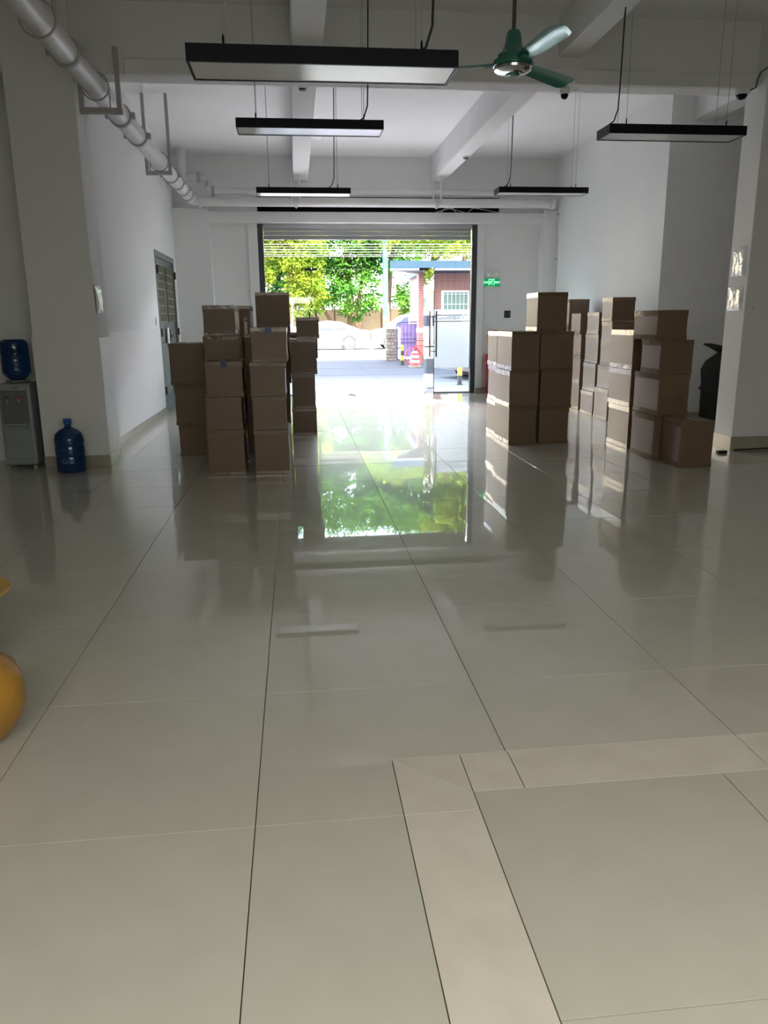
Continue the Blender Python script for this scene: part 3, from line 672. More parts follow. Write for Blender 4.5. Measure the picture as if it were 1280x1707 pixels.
stack('the stack just behind the nearest left stack', GL, [(-.93, -.61, 7.86, 8.5), (-.92, -.59, 7.85, 8.5), (-.90, -.56, 7.84, 8.5), (-.89, -.585, 7.84, 8.5)], [.43, .86, 1.27, 1.56])
stack('the dark stack in the gap between the two nearest stacks', GL, (-.545, -.225, 8.42, 8.9), [.42, .85, 1.27])
stack('the narrow stack glimpsed between taller ones', GL, (-.87, -.565, 8.96, 9.45), [.43, .86, 1.17, 1.46])
stack('the left cluster rear stack with one pale side', GL, (-.85, -.53, 9.62, 10.3), [.4, .8, 1.2, 1.59])
stack('the tallest wide stack against the doorway light', GL, [(-.57, -.11, 11.02, 11.6), (-.55, -.085, 11.02, 11.6), (-.53, -.07, 11.02, 11.6)], [.56, 1.18, 1.79])
stack('the stack edging the aisle farther back', GL, [(-.08, .225, 9.77, 10.25), (-.07, .215, 9.77, 10.25), (-.075, .25, 9.76, 10.28), (.01, .29, 9.78, 10.2)], [.34, .76, 1.19, 1.45])
stack('the half hidden stack behind the aisle stack', GL, (-.07, .22, 10.62, 11.1), [.42, .84, 1.26])

stack('the near left corner stack of the right group', GR, [(2.38, 2.70, 8.56, 9.2), (2.375, 2.71, 8.56, 9.2), (2.39, 2.71, 8.56, 9.22)], [.43, .84, 1.27])
stack('the near right corner stack, the one carrying a single box', GR, [(2.75, 3.09, 8.59, 9.1), (2.745, 3.11, 8.59, 9.1), (2.73, 3.11, 8.59, 9.1), (2.68, 3.02, 8.60, 9.04)], [.41, .84, 1.265, 1.69])
stack('the stack tucked behind the right corner stack', GR, (2.41, 2.72, 9.28, 9.74), [.43, .85, 1.265])

stack('the pile nearest the right pillar', GW, (3.60, 3.93, 6.93, 7.32), [.45])
stack('the second stack from the right pillar, its boxes jutting', GW, [(3.54, 3.88, 7.37, 7.89), (3.56, 3.88, 7.37, 7.93), (3.55, 3.89, 7.37, 7.79), (3.49, 3.80, 7.36, 7.88)], [.45, .86, 1.19, 1.475])
stack('the third stack from the right pillar', GW, [(3.58, 3.90, 8.06, 8.64), (3.575, 3.90, 8.06, 8.66), (3.575, 3.91, 8.06, 8.66)], [.46, .86, 1.28])
stack('the tall fourth stack from the right pillar', GW, [(4.30, 4.62, 10.41, 10.93), (4.31, 4.63, 10.41, 10.87), (4.31, 4.64, 10.41, 10.8), (4.30, 4.62, 10.41, 10.78), (4.29, 4.61, 10.41, 10.78)], [.44, .76, 1.06, 1.36, 1.68])
stack('the fifth stack from the right pillar', GW, [(4.31, 4.64, 11.0, 11.5), (4.33, 4.66, 11.0, 11.5), (4.35, 4.67, 11.0, 11.52), (4.34, 4.56, 11.0, 11.46)], [.35, .76, 1.18, 1.49])
stack('the sixth stack from the right pillar', GW, [(4.38, 4.7, 11.76, 12.14), (4.375, 4.69, 11.76, 12.1), (4.37, 4.69, 11.76, 12.18), (4.35, 4.56, 11.76, 12.18)], [.42, .85, 1.17, 1.48])
stack('the rearmost stack by the right wall', GW, (4.42, 4.75, 12.5, 12.95), [.43, .86, 1.28, 1.71])

# ------------------------------------------------------------------ water dispenser and bottles
def bottle_prof(s=1):
    p = [(.001, 0), (.10, 0), (.128, .008), (.135, .03), (.133, .07), (.135, .075), (.135, .14), (.131, .15), (.131, .16), (.135, .17), (.135, .24), (.131, .25), (.131, .26), (.135, .27), (.134, .32), (.12, .365), (.085, .40), (.045, .418), (.030, .43), (.029, .475), (.033, .478), (.033, .488), (.001, .489)]
    return [(r*s, z*s) for r, z in p]
wb = thing('water_bottle', 'blue water bottle standing on the floor before the left pillar', 'bottle', (-2.215, 7.7, 0))
MB().lathe(bottle_prof(1.02), 32).build('bottle_body', M_blueb, wb, smooth=True)
MB().lathe([(.036, .465), (.038, .47), (.038, .51), (.03, .515)], 20).build('cap', M_bluec, wb, smooth=True)
text('bottle_print', '山泉', .06, mat('pale_print', (.14, .22, .40), .5), wb, (.015, -.143, .12), (PI/2, 0, 0), .001)
wd = thing('water_dispenser', 'pale water dispenser at the left edge behind the blue bottle', 'dispenser', (-2.76, 8.1, 0))
for sx in (-1, 1): MB().box(sx*.13-.02, sx*.13+.02, -.17, -.13, 0, .03).build('foot', M_disp, wd)
for sx in (-1, 1): MB().box(sx*.13-.02, sx*.13+.02, .12, .16, 0, .03).build('foot', M_disp, wd)
MB().box(-.155, .155, -.16, .17, .03, .84).build('body', M_disp, wd, bevel=.025)
MB().box(-.12, .12, -.168, -.158, .10, .40).build('lower_door', M_disp, wd, bevel=.006)
MB().box(-.125, .125, -.172, -.158, .46, .77).build('front_panel', M_dispd, wd, bevel=.006)
MB().box(-.11, .11, -.22, -.158, .43, .455).build('drip_tray', M_disp, wd, bevel=.008)
for sx in (-.055, .055):
    MB().tube([(sx, -.165, .69), (sx, -.205, .69), (sx, -.21, .655)], .012, 10).build('tap', M_disp, wd, smooth=True)
    MB().box(sx-.014, sx+.014, -.225, -.19, .70, .715).build('tap_lever', M_bluec if sx < 0 else M_redb, wd, bevel=.003)
for k in range(3): MB().lathe([(.001, 0), (.006, 0), (.006, .004), (.001, .004)], 8, (-.02+k*.02+.02, -.158, .80), Matrix.Rotation(PI/2, 3, 'X')).build('indicator', M_black, wd)
MB().lathe([(.10, .84), (.12, .85), (.11, .862), (.06, .866)], 24).build('collar', M_disp, wd, smooth=True)
ib = thing('water_bottle', 'blue water bottle upturned on the dispenser', 'bottle', (-2.76, 8.1, .872))
MB().lathe([(.001, 0), (.07, 0), (.11, .03), (.134, .07), (.135, .11), (.131, .12), (.131, .13), (.135, .14), (.135, .21), (.131, .22), (.131, .23), (.135, .24), (.135, .31), (.128, .36), (.10, .385), (.001, .388)], 32).build('bottle_body', M_blueb, ib, smooth=True)
text('bottle_print', '纯净水', .07, M_black, ib, (.03, -.140, .27), (PI/2, 0, 0), .001)

# ------------------------------------------------------------------ dark covered stand in the right alcove
dk = thing('covered_stand', 'dark cloth covered stand in the alcove beside the right pillar', 'stand', (5.42, 9.6, 0))
rings = []
for z, r, ox in ((.03, .17, 0), (.3, .18, .0), (.5, .19, 0), (.53, .20, 0), (.56, .19, 0), (.75, .20, .0), (.86, .16, .01), (.92, .10, .03), (.97, .055, .05)):
    rings.append([(ox+r*math.cos(a)*(1+.05*math.sin(5*a+z*9)), r*math.sin(a)*(1+.05*math.cos(4*a+z*7)), z) for a in [2*PI*k/28 for k in range(28)]])
MB().loft(rings).build('cover', M_tarp, dk, smooth=True)
MB().lathe([(.2, 0), (.2, .02), (.03, .03)], 20).build('base', M_blk, dk)
rings = []
for x, r, z in ((-.22, .012, 1.07), (-.14, .035, 1.055), (-.04, .06, 1.02), (.06, .07, .99), (.14, .055, .97), (.18, .02, .96)):
    rings.append([(x, r*math.cos(a), z+r*.75*math.sin(a)) for a in [2*PI*k/14 for k in range(14)]])
MB().loft(rings).build('hood', M_tarp, dk, smooth=True)
st = MB().tube([(.205*math.cos(a)-.0, .205*math.sin(a), .50) for a in [2*PI*k/24 for k in range(25)]], .012, 6); st.build('strap', M_blk, dk)

# ------------------------------------------------------------------ plastic sleeves on the pillars, small wall plate
def sleeve(x, y0, y1, z0, z1, s, label):
    mb = MB(); n = 8; vs_ = []; fs_ = []
    for side in (0, 1):
        for i in range(n+1):
            for k in range(n+1):
                y = y0+(y1-y0)*i/n; z = z0+(z1-z0)*k/n
                edge = 0 if i in (0, n) or k in (0, n) else 1
                d = .003+edge*(.010+.012*noise.noise(Vector((y*22, z*22, 3.3+x)))) if side else .0005
                vs_.append((x+s*d, y, z))
    N = (n+1)**2
    for side in (0, 1):
        for i in range(n):
            for k in range(n):
                a = side*N+i*(n+1)+k; fs_.append((a, a+1, a+n+2, a+n+1))
    for i in range(n):
        for a, b in ((i, i+1), (n*(n+1)+i, n*(n+1)+i+1), (i*(n+1), (i+1)*(n+1)), (i*(n+1)+n, (i+1)*(n+1)+n)): fs_.append((a, b, b+N, a+N))
    mb.add(vs_, fs_); o = mb.build('plastic_sleeve', M_sleeve, smooth=True)
    return tag(o, label, 'notice')
sleeve(-1.908, 7.99, 8.24, 1.50, 1.76, 1, 'shiny plastic sleeve on the side of the left pillar')
sleeve(4.64, 7.86, 8.12, 1.82, 2.12, -1, 'upper shiny plastic sleeve on the side of the right pillar')
sleeve(4.64, 7.86, 8.15, 1.47, 1.71, -1, 'lower shiny plastic sleeve on the side of the right pillar')
tag(MB().box(4.72, 5.0, 7.785, 7.8, 1.47, 1.51).build('cable_trunk', M_wall, bevel=.003), 'short white trunking on the front of the right pillar', 'trunking')
tag(MB().tube([(4.66, 7.765, .012), (5.0, 7.76, .02), (5.5, 7.74, .012)], .008, 6).build('floor_cable', M_wire), 'dark cable along the foot of the right pillar', 'cable')
tag(MB().box(4.40, 4.50, 7.62, 7.68, 0, .03).build('black_plug', M_black, bevel=.006), 'small black plug on the floor before the right pillar', 'plug')
tag(MB().tube([(.98, 14.95, .012), (1.03, 14.9, .03), (1.09, 14.84, .01)], .014, 6).build('door_stop', M_blk), 'small dark door stop on the floor by the threshold', 'stop')

# ------------------------------------------------------------------ yellow things at the left edge
tb = thing('yellow_tub', 'yellow plastic tub with a flared rim cut off by the left edge', 'tub', (-1.42, 3.1, 0))
MB().lathe([(.13, .05), (.145, .08), (.182, .34), (.185, .345), (.175, .345), (.14, .09), (.02, .08)], 32).build('tub_wall', M_yel2, tb, smooth=True)
MB().lathe([(.184, .33), (.222, .345), (.226, .352), (.222, .360), (.19, .356), (.178, .345)], 32, ring=True).build('rim', M_yel2, tb, smooth=True)
MB().lathe([(.15, 0), (.155, .01), (.15, .048), (.13, .052), (.02, .05)], 28).build('foot_ring', M_dgreen, tb, smooth=True)
bg_ = thing('yellow_sack', 'amber yellow plastic sack bulging in from the left edge', 'sack', (-1.135, 2.52, 0))
rings = []
for z, r in ((0.0, .05), (.015, .085), (.05, .118), (.10, .145), (.16, .163), (.22, .166), (.265, .152), (.288, .12), (.298, .08), (.296, .05)):
    rings.append([(r*math.cos(a)*(1+.07*math.sin(3*a+z*12)+.02*math.sin(9*a-z*30)), r*math.sin(a)*(1+.06*math.cos(4*a-z*10)), z+.012*math.sin(2*a+1)*(z>.2)) for a in [2*PI*k/40 for k in range(40)]])
MB().loft(rings).build('sack_body', M_yel, bg_, smooth=True)
MB().tube([(0, 0, .29), (.01, 0, .31), (.03, .01, .325)], [.045, .02, .035], 12).build('tied_neck', M_yel, bg_, smooth=True)

# ------------------------------------------------------------------ the street
def wheel(parent, x, y, r=.33):
    mx = Matrix.Rotation(PI/2, 3, 'X')
    t = MB().lathe([(r*.68, -.1), (r*.95, -.1), (r, -.07), (r, .07), (r*.95, .1), (r*.68, .1)], 28, (x, y, r), mx, ring=True).build('tyre', M_blk, parent, smooth=True)
    a = MB().lathe([(.001, -.09), (r*.16, -.09), (r*.16, -.05), (r*.16, .05), (.001, .05)], 16, (x, y, r), mx)
    for k in range(7):
        an = 2*PI*k/7; a.tube([(x+r*.1*math.cos(an), y, r+r*.1*math.sin(an)), (x+r*.66*math.cos(an), y-.02, r+r*.66*math.sin(an))], .028, 6)
    a.tube([(x+r*.67*math.cos(q), y-.03, r+r*.67*math.sin(q)) for q in [2*PI*k/24 for k in range(25)]], .022, 6)
    a.build('rim', M_alloy, parent, smooth=True)
def ringsec(x, zb, zt, wb, wt, n=4):
    pts = []
    rr = min(.08, (zt-zb)*.3)
    for (cy, cz, a0) in ((wb-rr, zb+rr, -PI/2), (wt-rr, zt-rr, 0), (-wt+rr, zt-rr, PI/2), (-wb+rr, zb+rr, PI)):
        for k in range(n): a = a0+PI/2*k/(n-1); pts.append((x, cy+rr*math.cos(a), cz+rr*math.sin(a)))
    return pts
def vehicle(name, label, loc, rotz, body, cabin, wins, wheels, paint, r=.33, sc=1.0, extras=None):
    t = thing(name, label, name.split('_')[-1] if '_' in name else name, loc, rotz); t.scale = (sc, sc, sc)
    MB().loft([ringsec(*q) for q in body]).build('body', paint, t, smooth=True)
    MB().loft([ringsec(*q) for q in cabin]).build('cabin', paint, t, smooth=True)
    zb, zt, wb, wt = cabin[len(cabin)//2][1:5]
    for poly in wins:
        for s_ in (-1, 1):
            mb = MB(); yy = lambda z: s_*(wb+(wt-wb)*(z-zb)/(zt-zb)); n = len(poly)
            a = [(x, yy(z)-s_*.02, z) for x, z in poly]+[(x, yy(z)+s_*.045, z) for x, z in poly]
            mb.add(a, [tuple(range(n)), tuple(range(n, 2*n))]+[(i, (i+1) % n, n+(i+1) % n, n+i) for i in range(n)])
            mb.build('side_window', M_carg, t)
    for x in wheels:
        for s_ in (-1, 1):
            yy = s_*(body[len(body)//2][3]-.09); wheel(t, x, yy, r)
            MB().lathe([(r*1.0, -.01), (r*1.16, -.01), (r*1.16, .01), (r*1.0, .01)], 24, (x, s_*(body[len(body)//2][3]-.005), r*1.02), Matrix.Rotation(PI/2, 3, 'X'), ring=True).build('wheel_arch', M_blk, t)
    for (nm, b, m) in (extras or []): MB().box(*b).build(nm, m, t, bevel=.015)
    return t
sed_b = [(-2.35, .35, .62, .62, .60), (-2.25, .22, .72, .84, .76), (-1.6, .2, .86, .9, .84), (-.8, .2, .93, .91, .86), (.6, .2, .95, .91, .86), (1.6, .2, .98, .91, .85), (2.2, .24, .98, .86, .80), (2.38, .34, .90, .74, .70)]
sed_c = [(-1.15, .85, .93, .80, .76), (-.3, .85, 1.36, .82, .62), (.3, .85, 1.44, .82, .62), (.9, .85, 1.38, .82, .60), (1.9, .85, .99, .78, .70)]
sed_w = [[(-.72, .96), (-.2, .96), (-.2, 1.32), (-.35, 1.28)], [(-.14, .96), (.62, .96), (.62, 1.33), (-.14, 1.34)], [(.68, .96), (1.28, .97), (.95, 1.24), (.68, 1.31)]]
vehicle('white_car', 'white sedan parked on the street, rear end to the right', (1.35, 40.6, -.01), 0, sed_b, sed_c, sed_w, (-1.42, 1.32), M_carw, .33, 1.0,
        [('tail_light', (2.2, 2.37, -.8, -.5, .72, .84), M_redb), ('tail_light', (2.2, 2.37, .5, .8, .72, .84), M_redb), ('rear_window', (1.1, 1.8, -.52, .52, 1.0, 1.04), M_carg), ('door_handle', (.35, .55, -.92, -.89, .82, .85), M_alloy)])
van_b = [(-2.45, .4, .8, .7, .66), (-2.35, .25, .95, .88, .8), (-1.7, .22, 1.05, .92, .86), (0, .22, 1.1, .93, .9), (2.2, .22, 1.1, .93, .9), (2.45, .3, 1.05, .88, .86)]
van_c = [(-1.75, .98, 1.08, .84, .8), (-.85, 1.0, 1.68, .88, .70), (-.1, 1.0, 1.86, .9, .74), (1.6, 1.0, 1.88, .9, .76), (2.35, 1.0, 1.82, .88, .74)]
van_w = [[(-1.35, 1.1), (-.62, 1.1), (-.62, 1.6), (-.85, 1.55)], [(-.52, 1.1), (.55, 1.1), (.55, 1.66), (-.52, 1.66)], [(.65, 1.1), (1.9, 1.1), (1.9, 1.66), (.65, 1.66)]]
vehicle('white_van', 'white van parked right of the sedan, nose to the left', (6.35, 40.9, -.01), 0, van_b, van_c, van_w, (-1.55, 1.45), M_carw, .34, 1.0,
        [('headlight', (-2.43, -2.25, -.8, -.5, .72, .88), M_alloy), ('headlight', (-2.43, -2.25, .5, .8, .72, .88), M_alloy)])
vehicle('white_van', 'second white van half hidden by the left box stacks', (-1.7, 42.8, .0), PI, van_b, van_c, van_w, (-1.55, 1.45), M_carw, .34, 1.0)
vehicle('dark_car', 'dark car parked right outside behind the frosted film', (5.9, 19.6, -.01), 0.35, sed_b, sed_c, sed_w, (-1.42, 1.32), M_card2, .33, .95,
        [('headlight', (-2.3, -2.1, -.78, -.5, .6, .7), M_alloy), ('number_plate', (-2.36, -2.33, -.22, .22, .38, .5), M_white)])

def tree(label, x, y, h, trunks, blobs, nl, leafm, seed, lsize=.30):
    rnd = random.Random(seed); t = thing('mango_tree', label, 'tree', (x, y, 0.0), group='trees along the street')
    for tr in trunks: MB().tube(tr[0], tr[1], 10).build('trunk', M_bark, t, smooth=True)
    vs_ = []; fs_ = []; tot = sum(b[3]*b[4]*b[5] for b in blobs)
    for (bx_, by_, bz_, rx, ry, rz) in blobs:
        n = int(nl*rx*ry*rz/tot)
        nc = max(6, n//26)
        for c in range(nc):     # leaf sprays set around the shell of each mass
            u = rnd.uniform(-1, 1); a = rnd.uniform(0, 2*PI); q = math.sqrt(1-u*u); k = rnd.uniform(.55, 1.05)
            ctr = Vector((bx_+rx*q*math.cos(a)*k, by_+ry*q*math.sin(a)*k, bz_+rz*u*k))
            out = Vector((q*math.cos(a), q*math.sin(a), u*.6)).normalized()
            for l in range(26):
                d = Vector((rnd.gauss(0, 1), rnd.gauss(0, 1), rnd.gauss(-.25, .8)))+out*.8; d.normalize()
                p = ctr+Vector((rnd.gauss(0, .16), rnd.gauss(0, .16), rnd.gauss(0, .14)))
                s_ = lsize*rnd.uniform(.7, 1.25); sd2 = d.cross(Vector((rnd.gauss(0, 1), rnd.gauss(0, 1), rnd.gauss(0, 1)))).normalized()*s_*.15
                o = len(vs_); m_ = p+d*s_*.5; vs_ += [tuple(p), tuple(m_+sd2), tuple(p+d*s_), tuple(m_-sd2)]; fs_.append((o, o+1, o+2, o+3))
    me = bpy.data.meshes.new('foliage'); me.from_pydata(vs_, [], fs_); me.materials.append(leafm)
    o = bpy.data.objects.new('foliage', me); COL.objects.link(o); o.parent = t; o['kind'] = 'stuff'
    return t
tree('broad green tree with twin leaning trunks behind the sedan', 2.9, 48.2, 9,
     [([(.45, 0, 0), (.5, 0, 1.8), (.3, 0, 4.5), (.2, 0, 7)], [.30, .26, .2, .1]), ([(.95, .3, 0), (1.0, .3, 2.6), (1.4, .2, 5)], [.16, .14, .08]), ([(.1, -.1, .2), (-.7, -.1, 1.3), (-1.6, -.2, 2.8), (-2.4, -.2, 4.2)], [.15, .13, .1, .06])],
     [(-1.5, -.3, 3.6, 2.0, 1.6, 1.5), (.6, -.5, 3.2, 1.7, 1.5, 1.6), (-.4, 0, 5.6, 3.0, 2.2, 1.7), (0, 0, 9.2, 3.8, 3.0, 2.6), (-2.6, 0, 7.2, 2.4, 2.0, 2.0), (2.0, 0, 6.8, 2.2, 2.0, 1.6)], 52000, M_leafA, 3)
tree('yellow green young tree left of the broad tree', -.2, 44.5, 7,
     [([(0, 0, 0), (.1, 0, 2.2), (.0, 0, 5)], [.12, .10, .05])],
     [(0.9, 0, 3.2, .95, .9, 1.7), (.5, 0, 5.2, 1.5, 1.2, 1.2), (-.8, 0, 6.9, 1.8, 1.5, 1.3), (-1.6, .3, 4.6, .9, .8, 1.4)], 16000, M_leafB, 5, .27)
tree('green tree beside the blue striped pole', 7.2, 48.6, 9,
     [([(-1.55, 0, 0), (-1.5, 0, 2.5), (-1.3, 0, 5.0), (-.6, 0, 7.5)], [.2, .18, .15, .08]), ([(.3, 0, 0), (.5, .1, 2), (1.2, .2, 4.4), (1.9, .2, 6)], [.19, .17, .15, .08])],
     [(.2, -.2, 2.6, 1.5, 1.2, 1.1), (-1.5, -.6, 5.2, 2.0, 1.5, 1.0), (1.6, 0, 6.6, 2.6, 2.0, 1.4), (0, 0, 9.6, 3.6, 2.8, 2.4)], 34000, M_leafA, 8)
tree('bright tree over the guardhouse roof', 9.5, 38.5, 9,
     [([(1.5, 0, 0), (1.5, 0, 3), (1.2, 0, 6)], [.25, .22, .12])],
     [(-1.0, 0, 5.6, 3.4, 1.8, 1.1), (2.6, 0, 6.0, 3.0, 1.8, 1.4), (1, 0, 9.2, 4.0, 2.6, 2.6), (-4.6, .4, 5.9, 1.6, 1.3, .9)], 30000, M_leafB, 12)
tree('deep green tree closing the left of the street', -3.4, 52.5, 10,
     [([(0, 0, 0), (.2, 0, 3), (0, 0, 7)], [.28, .24, .12])],
     [(1.2, 0, 5.2, 2.2, 1.8, 1.8), (2.2, 0, 8.0, 3.0, 2.2, 2.2), (1.2, 0, 11.6, 3.0, 2.4, 2.0), (3.2, 0, 3.4, 1.4, 1.2, 1.6)], 30000, M_leafC, 17)
tree('dark tree behind the white van', 11.5, 54, 10,
     [([(0, 0, 0), (.2, 0, 3), (0, 0, 7)], [.3, .25, .12]), ([(-2.6, 0, 0), (-2.4, 0, 3), (-2.0, 0, 6.5)], [.2, .18, .1])],
     [(-1.5, 0, 7.6, 3.4, 2.2, 1.8), (2.5, 0, 8.2, 3.6, 2.4, 2.2), (0, 0, 12.2, 4.5, 3, 2.4), (-3.4, -.3, 3.4, 1.1, 1.0, 1.2)], 30000, M_leafC, 21)

# fence of tan boards
fe = thing('board_fence', 'tan panel fence behind the parked cars', 'fence', (0, 50.6, .06))
for k in range(15): MB().box(-8+k*1.5, -8+k*1.5+1.46, 0, .05, 0, 2.05+.04*(k % 2)).build('panel', M_fence, fe, bevel=.008)
for k in range(16): MB().box(-8.05+k*1.5, -7.95+k*1.5, -.04, .09, 0, 2.2).build('post', M_bark, fe)
MB().box(-8, 14.5, -.03, 0, 0, .25).build('kerb_board', M_stone, fe)
vg = MB().box(-4, 12, 47.6, 49.8, .06, .09).build('verge', mat('dry_verge', (.50, .46, .28), .9, noise_=(2, .3, (.38, .40, .20)))); struct(vg, 'dry grass verge behind the cars')
# blue pole
bp_ = thing('street_pole', 'blue pole with a yellow stripe by the white van', 'pole', (5.2, 45.6, .0))
MB().tube([(0, 0, 0), (0, 0, 6.8)], .15, 14).build('pole', M_bpole, bp_, smooth=True)
MB().tube([(0, 0, 1.25), (0, 0, 1.5)], .156, 14).build('yellow_stripe', M_yelp, bp_); MB().tube([(0, 0, 1.5), (0, 0, 1.62)], .156, 14).build('white_stripe', M_white, bp_)
# overhead wires
for k, (y, z, sg) in enumerate(((31.5, 3.84, .12), (31.7, 3.94, .1), (31.6, 4.05, .14), (32.0, 4.2, .08), (32.2, 4.33, .12), (31.8, 4.42, .06))):
    w_ = MB().tube([(-14+3.2*i, y, z+sg*((i-5)/5)**2*4*.3-.02*k) for i in range(12)], .013, 6).build('overhead_wire', mat('pale_wire', (.10, .10, .10), .6) if k % 2 else mat('tan_wire', (.075, .05, .03), .6))
    tag(w_, '%s overhead wire, %s of the bundle above the street' % ('white' if k % 2 else 'tan', ('lowest', 'second lowest', 'third lowest', 'third highest', 'second highest', 'highest')[k]), 'wire', 'overhead street wires')
for x in (-14.2, 21.3):
    o_ = thing('utility_pole', 'concrete utility pole carrying the wires, %s end' % ('left' if x < 0 else 'right'), 'pole', (x, 31.85, -.02))
    MB().tube([(0, 0, 0), (0, 0, 7.4)], [.17, .12], 12).build('pole', M_conc, o_, smooth=True); MB().box(-.06, .06, -.8, .8, 4.5, 4.6).build('crossarm', M_conc, o_)
# pale building far left
ab = thing('apartment_block', 'pale apartment block far left beyond the street', 'building', (-6.5, 66, 0))
MB().box(-7, 7, 0, 9, 0, 15).build('wall', M_ren, ab)
for i in range(4):
    z = 1.9+i*2.9
    for x in (-3.5, 1.2, 4.4):
        f = MB().box(x-.75, x+.75, -.06, 0, z, z+1.4).build('window_frame', M_awnw, ab); MB().box(-.66+x, x+.66, -.08, -.05, z+.08, z+1.32).build('pane', M_gwin, f)
    MB().box(-6.8, 6.9, -1.1, 0, z-1.0, z-.85).build('balcony_slab', M_peach, ab); MB().box(-6.8, 6.9, -1.1, -1.04, z-.85, z-.3).build('balcony_rail', M_ren, ab)
MB().box(3.2, 6.9, -1.3, 0, 6.4, 9.2).build('bay', M_peach, ab)
MB().box(5.2, 6.9, -1.35, 0, 0, 2.4).build('shop_front', M_peach, ab)
tb_ = thing('tan_house', 'tan house across the street at the left', 'building', (-9.5, 38, 0))
MB().box(-4, 3.2, 0, 6, 0, 9).build('wall', M_tan, tb_)
for i in range(3):
    for x in (-2.4, .6, 2.2):
        f = MB().box(x-.5, x+.5, -.05, 0, 1.1+i*2.8, 2.5+i*2.8).build('window_frame', M_awnw, tb_); MB().box(x-.42, x+.42, -.07, -.04, 1.2+i*2.8, 2.4+i*2.8).build('pane', M_gwin, f)
    MB().box(-4, 3.3, -.2, 0, 2.9+i*2.8, 3.1+i*2.8).build('ledge', M_ren, tb_)

# guardhouse with pink tiles, awning and barred window
gh = thing('guardhouse', 'pink tiled guardhouse with a blue awning and barred window', 'building', (4.05, 26, -.01))
MB().box(0, .34, -.02, .32, 0, 2.95).build('corner_pillar', M_pink, gh)
MB().box(.34, 6.5, .1, 4.2, 0, 2.95).build('wall', M_pink, gh)
mbp = MB(); mbp.prism([(-1.15, -1.9), (6.6, -1.9), (6.6, 4.3), (.2, 4.3), (.05, .25)], 2.90, 3.16); mbp.build('awning', M_awn, gh)
mbp = MB(); mbp.tube([(-1.14, -1.93, 2.90), (6.6, -1.93, 2.90)], .025, 6); mbp.tube([(-1.14, -1.93, 2.9), (.05, .25, 2.9)], .03, 6); mbp.build('awning_edge', M_awnw, gh)
MB().box(-.02, .36, -.03, .33, 1.02, 1.16).build('white_plate', M_white, gh)
wf = MB().box(.78, 1.72, .06, .12, 1.5, 2.36).build('window_frame', M_awnw, gh); MB().box(.84, 1.66, .04, .07, 1.56, 2.30).build('pane', M_gwin, wf)
for k in range(7): MB().tube([(.84+k*.137, .0, 1.52), (.84+k*.137, .0, 2.34)], .012, 6).build('bar', M_awnw, gh)
for k in range(3): MB().tube([(.8, -.002, 1.6+k*.32), (1.7, -.002, 1.6+k*.32)], .01, 6).build('bar', M_awnw, gh)
# rubble stone gate pier
gp = thing('stone_pier', 'low stone block pier left of the barrier', 'pier', (3.42, 28.2, -.012))
rr = random.Random(4)
MB().box(-.20, .20, -.18, .18, 0, 1.12).build('core', M_grout, gp)
for r_ in range(10):
    x = -.22; z = r_*.112
    for c in range(3):
        wd_ = [.10, .16, .18][(c+r_) % 3]; 
        MB().box(x+.004, x+wd_-.004, -.22-rr.uniform(0, .012), .2, z+.005, z+.108).build('stone', M_stone, gp, bevel=.008, bseg=1); x += wd_
MB().box(-.25, .25, -.25, .25, 1.12, 1.2).build('cap', M_ren, gp, bevel=.01)
# crowd barrier with a purple banner
br_ = thing('crowd_barrier', 'blue crowd barrier with a purple banner beside the guardhouse', 'barrier', (3.75, 26.9, -.012))
pts = [(-.32, 0, .14), (-.32, 0, 1.22), (-.29, 0, 1.32), (-.2, 0, 1.36), (.5, 0, 1.36)]
MB().tube(pts, .02, 8).build('frame', M_rail, br_, smooth=True); MB().tube([(-.32, 0, .16), (-.24, 0, .1), (.5, 0, .1)], .02, 8).build('frame', M_rail, br_, smooth=True)
for k in range(6): MB().tube([(-.2+k*.13, 0, .1), (-.2+k*.13, 0, 1.36)], .009, 6).build('bar', M_rail, br_)
for z in (.68, .8): MB().tube([(-.32, 0, z), (.5, 0, z)], .012, 6).build('rail', M_rail, br_)
MB().box(-.18, .44, .03, .036, .2, 1.3).build('banner', M_purple, br_)
text('banner_lettering', '停车', .16, M_rail, br_, (.1, .028, .92), (PI/2, 0, 0), .001)
for x in (-.3, .48): MB().tube([(x, -.22, .012), (x, .22, .012), ], .014, 6).tube([(x, 0, .012), (x, 0, .12)], .014, 6).build('foot', M_rail, br_)
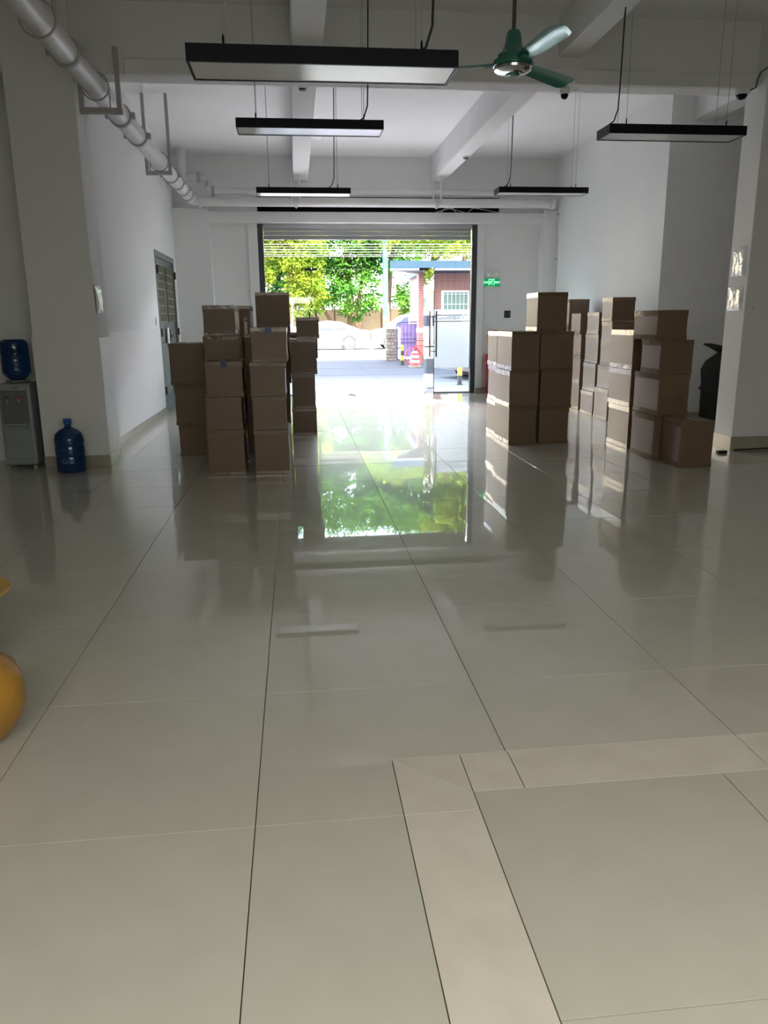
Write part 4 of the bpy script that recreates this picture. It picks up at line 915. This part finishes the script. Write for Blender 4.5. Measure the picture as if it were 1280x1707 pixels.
def bollard(x, y, r, h, n, c1, c2, label):
    t = thing('bollard', label, 'bollard', (x, y, -.012))
    for k in range(n): MB().tube([(0, 0, h*k/n), (0, 0, h*(k+1)/n)], r, 14).build('band', c1 if k % 2 == 0 else c2, t)
    MB().lathe([(r, h), (r*.7, h+r*.4), (.002, h+r*.55)], 14).build('cap', c2, t, smooth=True)
    MB().lathe([(r*1.5, 0), (r*1.5, .02), (r, .025)], 14).build('base_plate', M_blk, t)
bollard(3.41, 25.3, .055, .62, 4, M_blk, M_yelp, 'thin black and yellow bollard before the crowd barrier')
bollard(3.62, 17.2, .05, .42, 2, M_blk, M_yelp, 'black and yellow bollard seen under the frosted film')
cn = thing('traffic_barrel', 'red and white striped barrel before the guardhouse corner', 'barrel', (3.62, 23.9, -.012))
MB().lathe([(.20, 0), (.21, .015), (.2, .07), (.15, .075)], 20).build('base', M_stone, cn, smooth=True)
for k in range(5):
    r0, r1 = .155-.008*k, .155-.008*(k+1)
    MB().lathe([(r0, .075+k*.075), (r0, .077+k*.075), (r1, .15+k*.075), (r1*.8, .15+k*.075)], 20).build('band', M_white if k % 2 else M_redb, cn, smooth=True)
MB().lathe([(.11, .45), (.06, .48), (.002, .49)], 16).build('top', M_white, cn, smooth=True)
bk = thing('bicycle', 'red bicycle leaning beside the striped barrel', 'bicycle', (3.95, 25.1, -.012), .5)
for x in (-.28, .42):
    MB().tube([(x+.28*math.cos(a), 0, .29+.28*math.sin(a)) for a in [2*PI*k/28 for k in range(29)]], .018, 6).build('tyre', M_redb if x < 0 else M_blk, bk)
    sp = MB()
    for k in range(8): a = PI*k/8; sp.tube([(x+.27*math.cos(a), 0, .29+.27*math.sin(a)), (x-.27*math.cos(a), 0, .29-.27*math.sin(a))], .004, 4)
    sp.build('spokes', M_steelw, bk)
fm = MB()
for p in ([(-.28, 0, .29), (-.1, 0, .78)], [(-.16, 0, .62), (.2, 0, .62)], [(.2, 0, .72), (.14, 0, .3)], [(-.15, 0, .6), (.14, 0, .3)], [(.14, 0, .3), (.42, 0, .29)], [(.42, 0, .29), (.19, 0, .6)]): fm.tube(p, .014, 6)
fm.build('frame', M_redb, bk); MB().box(.12, .32, -.06, .06, .76, .80).build('saddle', M_blk, bk, bevel=.01); MB().tube([(-.1, -.24, .8), (-.1, 0, .78), (-.1, .24, .8)], .012, 6).build('handlebar', M_blk, bk)
print('objects', len(bpy.data.objects))
